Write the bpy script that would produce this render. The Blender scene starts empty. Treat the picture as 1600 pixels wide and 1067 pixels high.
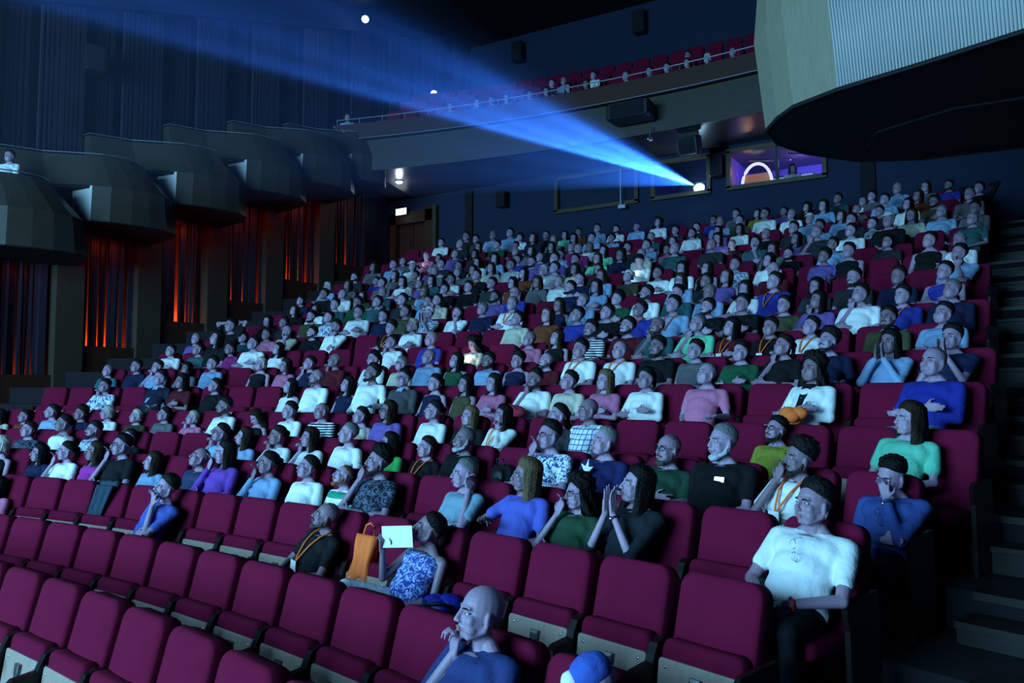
import bpy, math, random
import numpy as np
from mathutils import Vector, Matrix
random.seed(7)
rng = np.random.default_rng(7)
PI = math.pi
R = math.radians
S = bpy.context.scene
COL = S.collection

# ---------------------------------------------------------------- camera, world, lights, exposure
cam_d = bpy.data.cameras.new('camera')
cam_d.sensor_width = 36.0
cam_d.lens = 27.65
cam_d.clip_end = 200
cam = bpy.data.objects.new('camera', cam_d)
COL.objects.link(cam)
cam.location = (6.882, 15.101, 1.971)
cam.rotation_euler = (PI / 2 + 0.0638, 0, 0.561)
S.camera = cam
S.view_settings.view_transform = 'Standard'
S.view_settings.look = 'None'
S.view_settings.exposure = 0.0
S.view_settings.gamma = 1.0
S.view_settings.use_curve_mapping = False
S.cycles.use_denoising = True
S.cycles.max_bounces = 5
S.cycles.diffuse_bounces = 3
S.cycles.glossy_bounces = 3
S.cycles.transmission_bounces = 4
S.cycles.volume_bounces = 0
S.cycles.transparent_max_bounces = 6
S.cycles.sample_clamp_indirect = 2.0
S.cycles.caustics_reflective = False
S.cycles.caustics_refractive = False

W = bpy.data.worlds.new('world')
S.world = W
W.use_nodes = True
W.node_tree.nodes['Background'].inputs[0].default_value = (0.02, 0.08, 0.50, 1)
W.node_tree.nodes['Background'].inputs[1].default_value = 0.030


def light(name, kind, loc, rot, energy, color, **kw):
    d = bpy.data.lights.new(name, kind)
    d.energy = energy
    d.color = color
    for k, v in kw.items():
        setattr(d, k, v)
    o = bpy.data.objects.new(name, d)
    COL.objects.link(o)
    o.location = loc
    o.rotation_euler = rot
    return o


def aim(loc, to):
    return (Vector(to) - Vector(loc)).to_track_quat('-Z', 'Y').to_euler()


# the cinema screen the audience is watching, behind and left of the camera
SCR = (-2.8, 4.0, 5.0)
light('screen_light', 'AREA', SCR, aim(SCR, (-2.5, 30, 4.6)), 7700, (0.25, 0.64, 1.0),
      shape='RECTANGLE', size=13.0, size_y=7.6)

# ---------------------------------------------------------------- materials
def new_mat(name):
    m = bpy.data.materials.new(name)
    m.use_nodes = True
    nt = m.node_tree
    return m, nt, nt.nodes['Principled BSDF']


def N(nt, t, **kw):
    n = nt.nodes.new(t)
    for k, v in kw.items():
        setattr(n, k, v)
    return n


def plain(name, col, rough=0.6, metal=0.0, spec=0.3, var=0.0, scale=20.0, bump=0.0, bscale=60.0, stretch=None, emit=None, estr=0):
    m, nt, b = new_mat(name)
    b.inputs['Roughness'].default_value = rough
    b.inputs['Metallic'].default_value = metal
    b.inputs['Specular IOR Level'].default_value = spec
    tc = N(nt, 'ShaderNodeTexCoord')
    mp = N(nt, 'ShaderNodeMapping')
    nt.links.new(tc.outputs['Object'], mp.inputs[0])
    if stretch:
        mp.inputs['Scale'].default_value = stretch
    ns = N(nt, 'ShaderNodeTexNoise')
    ns.inputs['Scale'].default_value = scale
    ns.inputs['Detail'].default_value = 3
    nt.links.new(mp.outputs[0], ns.inputs['Vector'])
    mx = N(nt, 'ShaderNodeMix', data_type='RGBA')
    mx.inputs[6].default_value = (col[0] * (1 - var), col[1] * (1 - var), col[2] * (1 - var), 1)
    mx.inputs[7].default_value = (min(1, col[0] * (1 + var)), min(1, col[1] * (1 + var)), min(1, col[2] * (1 + var)), 1)
    nt.links.new(ns.outputs['Fac'], mx.inputs[0])
    nt.links.new(mx.outputs[2], b.inputs['Base Color'])
    if bump:
        nb = N(nt, 'ShaderNodeTexNoise')
        nb.inputs['Scale'].default_value = bscale
        nt.links.new(mp.outputs[0], nb.inputs['Vector'])
        bp = N(nt, 'ShaderNodeBump')
        bp.inputs['Strength'].default_value = bump
        bp.inputs['Distance'].default_value = 0.01
        nt.links.new(nb.outputs['Fac'], bp.inputs['Height'])
        nt.links.new(bp.outputs[0], b.inputs['Normal'])
    if emit:
        b.inputs['Emission Color'].default_value = (*emit, 1)
        b.inputs['Emission Strength'].default_value = estr
    return m


def tinted(name, rough, kind='plain', bump=0.25, spec=0.2, bscale=9.0):
    """colour read from the object's own 'tint' (and 'tint2' for patterns)"""
    m, nt, b = new_mat(name)
    b.inputs['Roughness'].default_value = rough
    b.inputs['Specular IOR Level'].default_value = spec
    at = N(nt, 'ShaderNodeAttribute', attribute_type='OBJECT', attribute_name='tint')
    tc = N(nt, 'ShaderNodeTexCoord')
    ns = N(nt, 'ShaderNodeTexNoise')
    ns.inputs['Scale'].default_value = bscale
    ns.inputs['Detail'].default_value = 3
    nt.links.new(tc.outputs['Object'], ns.inputs['Vector'])
    if kind == 'plain':
        nt.links.new(at.outputs['Color'], b.inputs['Base Color'])
    else:
        at2 = N(nt, 'ShaderNodeAttribute', attribute_type='OBJECT', attribute_name='tint2')
        mx = N(nt, 'ShaderNodeMix', data_type='RGBA')
        nt.links.new(at.outputs['Color'], mx.inputs[6])
        nt.links.new(at2.outputs['Color'], mx.inputs[7])
        rp = N(nt, 'ShaderNodeMath', operation='GREATER_THAN')
        if kind == 'stripe' or kind == 'bigstripe':
            wv = N(nt, 'ShaderNodeTexWave', bands_direction='Z')
            wv.inputs['Scale'].default_value = 9.0 if kind == 'stripe' else 2.6
            wv.inputs['Distortion'].default_value = 0.4
            nt.links.new(tc.outputs['Object'], wv.inputs['Vector'])
            nt.links.new(wv.outputs['Fac'], rp.inputs[0])
            rp.inputs[1].default_value = 0.5
        elif kind == 'plaid':
            sx = N(nt, 'ShaderNodeTexWave', bands_direction='X')
            sz = N(nt, 'ShaderNodeTexWave', bands_direction='Z')
            for q in (sx, sz):
                q.inputs['Scale'].default_value = 6.0
                nt.links.new(tc.outputs['Object'], q.inputs['Vector'])
            ma = N(nt, 'ShaderNodeMath', operation='MAXIMUM')
            nt.links.new(sx.outputs['Fac'], ma.inputs[0])
            nt.links.new(sz.outputs['Fac'], ma.inputs[1])
            nt.links.new(ma.outputs[0], rp.inputs[0])
            rp.inputs[1].default_value = 0.93
        elif kind == 'hair':
            pass
        else:
            n2 = N(nt, 'ShaderNodeTexNoise')
            n2.inputs['Scale'].default_value = 26.0 if kind == 'print' else 34.0
            n2.inputs['Detail'].default_value = 1.0
            n2.inputs['Distortion'].default_value = 1.6
            nt.links.new(tc.outputs['Object'], n2.inputs['Vector'])
            nt.links.new(n2.outputs['Fac'], rp.inputs[0])
            rp.inputs[1].default_value = 0.53
        nt.links.new(rp.outputs[0], mx.inputs[0])
        nt.links.new(mx.outputs[2], b.inputs['Base Color'])
    bp = N(nt, 'ShaderNodeBump')
    bp.inputs['Strength'].default_value = bump
    bp.inputs['Distance'].default_value = 0.03
    nt.links.new(ns.outputs['Fac'], bp.inputs['Height'])
    nt.links.new(bp.outputs[0], b.inputs['Normal'])
    return m


M = {}
M['skin'] = tinted('skin', 0.5, bump=0.03, spec=0.35, bscale=60)
M['cloth'] = tinted('cloth', 0.85, bump=0.55, bscale=11)
for k in ('stripe', 'bigstripe', 'plaid', 'print', 'fineprint'):
    M[k] = tinted('cloth_' + k, 0.85, kind=k, bump=0.5, bscale=11)
M['hair'] = tinted('hair', 0.6, bump=0.5, bscale=70, spec=0.15)
M['seat'] = plain('seat_fabric', (0.1400, 0.0048, 0.0290), 0.95, spec=0.1, var=0.10, scale=6, bump=0.25, bscale=220)
M['seatside'] = plain('seat_side_fabric', (0.1000, 0.0030, 0.0175), 0.95, spec=0.1, var=0.08, scale=8)
M['oak'] = plain('oak_panel', (0.340, 0.247, 0.198), 0.5, var=0.22, scale=7, stretch=(9, 9, 1.0), bump=0.08)
M['darkwood'] = plain('dark_wood', (0.0210, 0.0096, 0.0072), 0.45, var=0.3, scale=8, stretch=(1, 6, 6))
M['black'] = plain('black_plastic', (0.012, 0.012, 0.014), 0.5)
M['steel'] = plain('steel', (0.55, 0.56, 0.6), 0.3, metal=1.0)
M['railmetal'] = plain('rail_metal', (0.45, 0.48, 0.55), 0.35, metal=0.9)
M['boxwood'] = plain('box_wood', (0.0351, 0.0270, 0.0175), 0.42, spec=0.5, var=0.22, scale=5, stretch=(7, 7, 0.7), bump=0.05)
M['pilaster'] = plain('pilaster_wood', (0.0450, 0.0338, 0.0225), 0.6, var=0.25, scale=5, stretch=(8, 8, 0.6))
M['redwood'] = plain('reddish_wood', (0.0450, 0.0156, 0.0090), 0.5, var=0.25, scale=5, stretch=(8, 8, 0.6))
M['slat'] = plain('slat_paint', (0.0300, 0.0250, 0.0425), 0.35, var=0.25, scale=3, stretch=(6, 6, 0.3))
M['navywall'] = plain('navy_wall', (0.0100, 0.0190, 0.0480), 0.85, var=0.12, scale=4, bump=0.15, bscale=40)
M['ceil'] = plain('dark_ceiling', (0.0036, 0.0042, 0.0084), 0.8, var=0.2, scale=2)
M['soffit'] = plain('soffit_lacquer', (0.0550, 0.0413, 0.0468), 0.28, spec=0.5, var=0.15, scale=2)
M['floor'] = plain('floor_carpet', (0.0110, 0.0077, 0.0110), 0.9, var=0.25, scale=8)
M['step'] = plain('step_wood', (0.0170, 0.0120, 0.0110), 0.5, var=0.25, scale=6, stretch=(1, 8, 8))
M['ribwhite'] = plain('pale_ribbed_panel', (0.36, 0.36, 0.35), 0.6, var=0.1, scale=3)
M['litwood'] = plain('lit_front_wood', (0.62, 0.62, 0.60), 0.5, var=0.1, scale=3)  # screen light on the left boxes' front facets, put into a paler wood colour
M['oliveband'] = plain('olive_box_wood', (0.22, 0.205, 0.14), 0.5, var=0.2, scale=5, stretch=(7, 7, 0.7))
M['bracket'] = plain('dull_metal', (0.16, 0.15, 0.15), 0.35, metal=0.8)
M['armwood'] = plain('black_brown_wood', (0.010, 0.005, 0.005), 0.4)
M['frame'] = plain('window_frame_wood', (0.0650, 0.0425, 0.0200), 0.5, var=0.2, scale=6)
M['white'] = plain('white_card', (0.85, 0.85, 0.85), 0.6)
M['orange'] = plain('orange_cloth', (0.85, 0.16, 0.03), 0.8, var=0.1)
M['lens'] = plain('projector_lens_glow', (0.1, 0.1, 0.1), emit=(0.35, 0.72, 1.0), estr=70)
M['lamp'] = plain('lamp_glow', (0.1, 0.1, 0.1), emit=(0.72, 0.88, 1.0), estr=14)
M['exitface'] = plain('exit_sign_glow', (0.1, 0.1, 0.1), emit=(0.80, 0.95, 0.95), estr=2.2)
M['exitgreen'] = plain('exit_sign_mark', (0.1, 0.3, 0.15), emit=(0.25, 0.75, 0.45), estr=0.6)
M['phone'] = plain('phone_screen', (0.1, 0.1, 0.1), emit=(0.8, 0.95, 1.0), estr=3)
M['archlight'] = plain('arch_light', (0.1, 0.1, 0.1), emit=(0.75, 0.8, 1.0), estr=1.3)
M['boothblue'] = plain('booth_ceiling', (0.25, 0.18, 0.80), 0.8)
M['boothorange'] = plain('booth_panel', (0.55, 0.28, 0.16), 0.8)
M['cyanscreen'] = plain('booth_monitor', (0.1, 0.1, 0.1), emit=(0.10, 0.35, 0.95), estr=0.9)
M['eye'] = plain('eye_white', (0.75, 0.75, 0.75), 0.25)
M['iris'] = plain('iris_dark', (0.02, 0.015, 0.012), 0.2)
M['lip'] = plain('lip', (0.40, 0.16, 0.15), 0.5)
M['denim'] = plain('denim', (0.0180, 0.0270, 0.0510), 0.9, var=0.15, scale=30)
M['glass'], nt, b = new_mat('window_glass')
b.inputs['Base Color'].default_value = (0.02, 0.03, 0.05, 1)
b.inputs['Roughness'].default_value = 0.03
b.inputs['Alpha'].default_value = 0.15
M['darkglass'], nt, b = new_mat('dark_window_glass')
b.inputs['Base Color'].default_value = (0.02, 0.03, 0.05, 1)
b.inputs['Roughness'].default_value = 0.06
b.inputs['Specular IOR Level'].default_value = 0.6


# ---------------------------------------------------------------- mesh helpers
class MB:
    """collects shapes into one mesh"""
    def __init__(s):
        s.V = []
        s.F = []
        s.n = 0

    def add(s, V, F):
        V = np.asarray(V, float)
        s.V.append(V)
        s.F += [tuple(i + s.n for i in f) for f in F]
        s.n += len(V)
        return s

    def box(s, c, d, rz=0.0, rx=0.0):
        x, y, z = d[0] / 2, d[1] / 2, d[2] / 2
        v = np.array([[-x, -y, -z], [x, -y, -z], [x, y, -z], [-x, y, -z], [-x, -y, z], [x, -y, z], [x, y, z], [-x, y, z]])
        if rx:
            m = np.array(Matrix.Rotation(rx, 3, 'X'))
            v = v @ m.T
        if rz:
            m = np.array(Matrix.Rotation(rz, 3, 'Z'))
            v = v @ m.T
        return s.add(v + np.array(c), [(0, 3, 2, 1), (4, 5, 6, 7), (0, 1, 5, 4), (1, 2, 6, 5), (2, 3, 7, 6), (3, 0, 4, 7)])

    def loops(s, L, close=True, caps=True):
        n = len(L[0])
        F = []
        for k in range(len(L) - 1):
            for i in range(n if close else n - 1):
                j = (i + 1) % n
                F.append((k * n + i, k * n + j, (k + 1) * n + j, (k + 1) * n + i))
        if caps:
            F.append(tuple(range(n - 1, -1, -1)))
            F.append(tuple((len(L) - 1) * n + i for i in range(n)))
        return s.add(np.concatenate([np.asarray(l, float) for l in L]), F)

    def cap(s, a, b, ra, rb=None, n=10):
        """tapered capsule"""
        rb = ra if rb is None else rb
        a = np.array(a, float)
        b = np.array(b, float)
        d = b - a
        l = np.linalg.norm(d)
        d = d / l if l > 1e-6 else np.array([0, 0, 1.0])
        u = np.cross(d, [0, 0, 1.0] if abs(d[2]) < .9 else [1.0, 0, 0])
        u /= np.linalg.norm(u)
        w = np.cross(d, u)
        an = np.arange(n) * 2 * PI / n
        ring = np.cos(an)[:, None] * u + np.sin(an)[:, None] * w
        L = []
        for t in (-80, -50, -20):
            L.append(a + d * ra * math.sin(R(t)) + ring * ra * math.cos(R(t)))
        for t in (20, 50, 80):
            L.append(b + d * rb * math.sin(R(t)) + ring * rb * math.cos(R(t)))
        return s.loops(L)

    def ell(s, c, r, m=None, n=14, k=9):
        L = []
        for i in range(1, k):
            t = PI * i / k
            an = np.arange(n) * 2 * PI / n
            L.append(np.stack([r[0] * math.sin(t) * np.cos(an), r[1] * math.sin(t) * np.sin(an), np.full(n, -r[2] * math.cos(t))], 1))
        V = np.concatenate([[[0, 0, -r[2]]]] + L + [[[0, 0, r[2]]]])
        F = [(0, 1 + (i + 1) % n, 1 + i) for i in range(n)]
        for q in range(k - 2):
            for i in range(n):
                j = (i + 1) % n
                F.append((1 + q * n + i, 1 + q * n + j, 1 + (q + 1) * n + j, 1 + (q + 1) * n + i))
        top = len(V) - 1
        F += [(top, 1 + (k - 2) * n + i, 1 + (k - 2) * n + (i + 1) % n) for i in range(n)]
        if m is not None:
            V = V @ np.array(m).T
        return s.add(V + np.array(c), F)

    def tube(s, path, r, n=6, closed=False):
        P = np.array(path, float)
        L = []
        for i in range(len(P)):
            if closed:
                d = P[(i + 1) % len(P)] - P[i - 1]
            else:
                d = P[min(i + 1, len(P) - 1)] - P[max(i - 1, 0)]
            d = d / (np.linalg.norm(d) + 1e-9)
            u = np.cross(d, [0, 0, 1.0] if abs(d[2]) < .95 else [1.0, 0, 0])
            u /= np.linalg.norm(u)
            w = np.cross(d, u)
            an = np.arange(n) * 2 * PI / n
            rr = r[i] if hasattr(r, '__len__') else r
            L.append(P[i] + rr * (np.cos(an)[:, None] * u + np.sin(an)[:, None] * w))
        if closed:
            L.append(L[0])
        return s.loops(L, caps=not closed)

    def prism(s, poly, z0, z1):
        return s.loops([[(x, y, z0) for x, y in poly], [(x, y, z1) for x, y in poly]])

    def xform(s, m):
        m = np.array(m)
        s.V = [np.asarray(v) @ m[:3, :3].T + m[:3, 3] for v in s.V]
        return s

    def mesh(s, name='mesh', smooth=False):
        me = bpy.data.meshes.new(name)
        V = np.concatenate(s.V) if s.V else np.zeros((0, 3))
        me.from_pydata(V.tolist(), [], s.F)
        if smooth:
            me.polygons.foreach_set('use_smooth', [True] * len(me.polygons))
        me.update()
        return me

    def build(s, name, mat, parent=None, smooth=False, **kw):
        return obj(name, s.mesh(name, smooth), mat, parent, **kw)


def obj(name, me, mat=None, parent=None, loc=None, rz=None, label=None, cat=None, group=None, kind=None, tint=None, tint2=None, mw=None):
    o = bpy.data.objects.new(name, me)
    COL.objects.link(o)
    if mat is not None and me is not None and not me.materials:
        me.materials.append(M[mat] if isinstance(mat, str) else mat)
    if mat is not None and me is not None and me.materials[0] != (M[mat] if isinstance(mat, str) else mat):
        o.material_slots[0].link = 'OBJECT'
        o.material_slots[0].material = M[mat] if isinstance(mat, str) else mat
    if parent is not None:
        o.parent = parent
    if loc is not None:
        o.location = loc
    if rz is not None:
        o.rotation_euler = (0, 0, rz)
    if mw is not None:
        o.matrix_local = mw
    for k, v in (('label', label), ('category', cat), ('group', group), ('kind', kind), ('tint', tint), ('tint2', tint2)):
        if v is not None:
            o[k] = v
    return o


def fix_normals(me):
    import bmesh
    bm = bmesh.new()
    bm.from_mesh(me)
    bmesh.ops.recalc_face_normals(bm, faces=bm.faces)
    bm.to_mesh(me)
    bm.free()


JOBS = []


def queue_remesh(mb, vox, smooth=2, post=None):
    h = {'mb': mb, 'vox': vox, 'smooth': smooth, 'post': post, 'mesh': None}
    JOBS.append(h)
    return h


def flush():
    tmp = []
    for h in JOBS:
        o = bpy.data.objects.new('tmp', h['mb'].mesh('tmp'))
        COL.objects.link(o)
        m = o.modifiers.new('r', 'REMESH')
        m.mode = 'VOXEL'
        m.voxel_size = h['vox']
        m.use_smooth_shade = True
        if h['smooth']:
            m = o.modifiers.new('s', 'SMOOTH')
            m.factor = 0.5
            m.iterations = h['smooth']
        tmp.append(o)
    dg = bpy.context.evaluated_depsgraph_get()
    dg.update()
    for h, o in zip(JOBS, tmp):
        me = bpy.data.meshes.new_from_object(o.evaluated_get(dg))
        me.materials.clear()
        if h['post']:
            n = len(me.vertices)
            co = np.empty(n * 3)
            me.vertices.foreach_get('co', co)
            co = h['post'](co.reshape(-1, 3))
            me.vertices.foreach_set('co', co.ravel())
        me.polygons.foreach_set('use_smooth', [True] * len(me.polygons))
        me.update()
        h['mesh'] = me
    for o in tmp:
        d = o.data
        bpy.data.objects.remove(o)
        bpy.data.meshes.remove(d)
    JOBS.clear()

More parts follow.
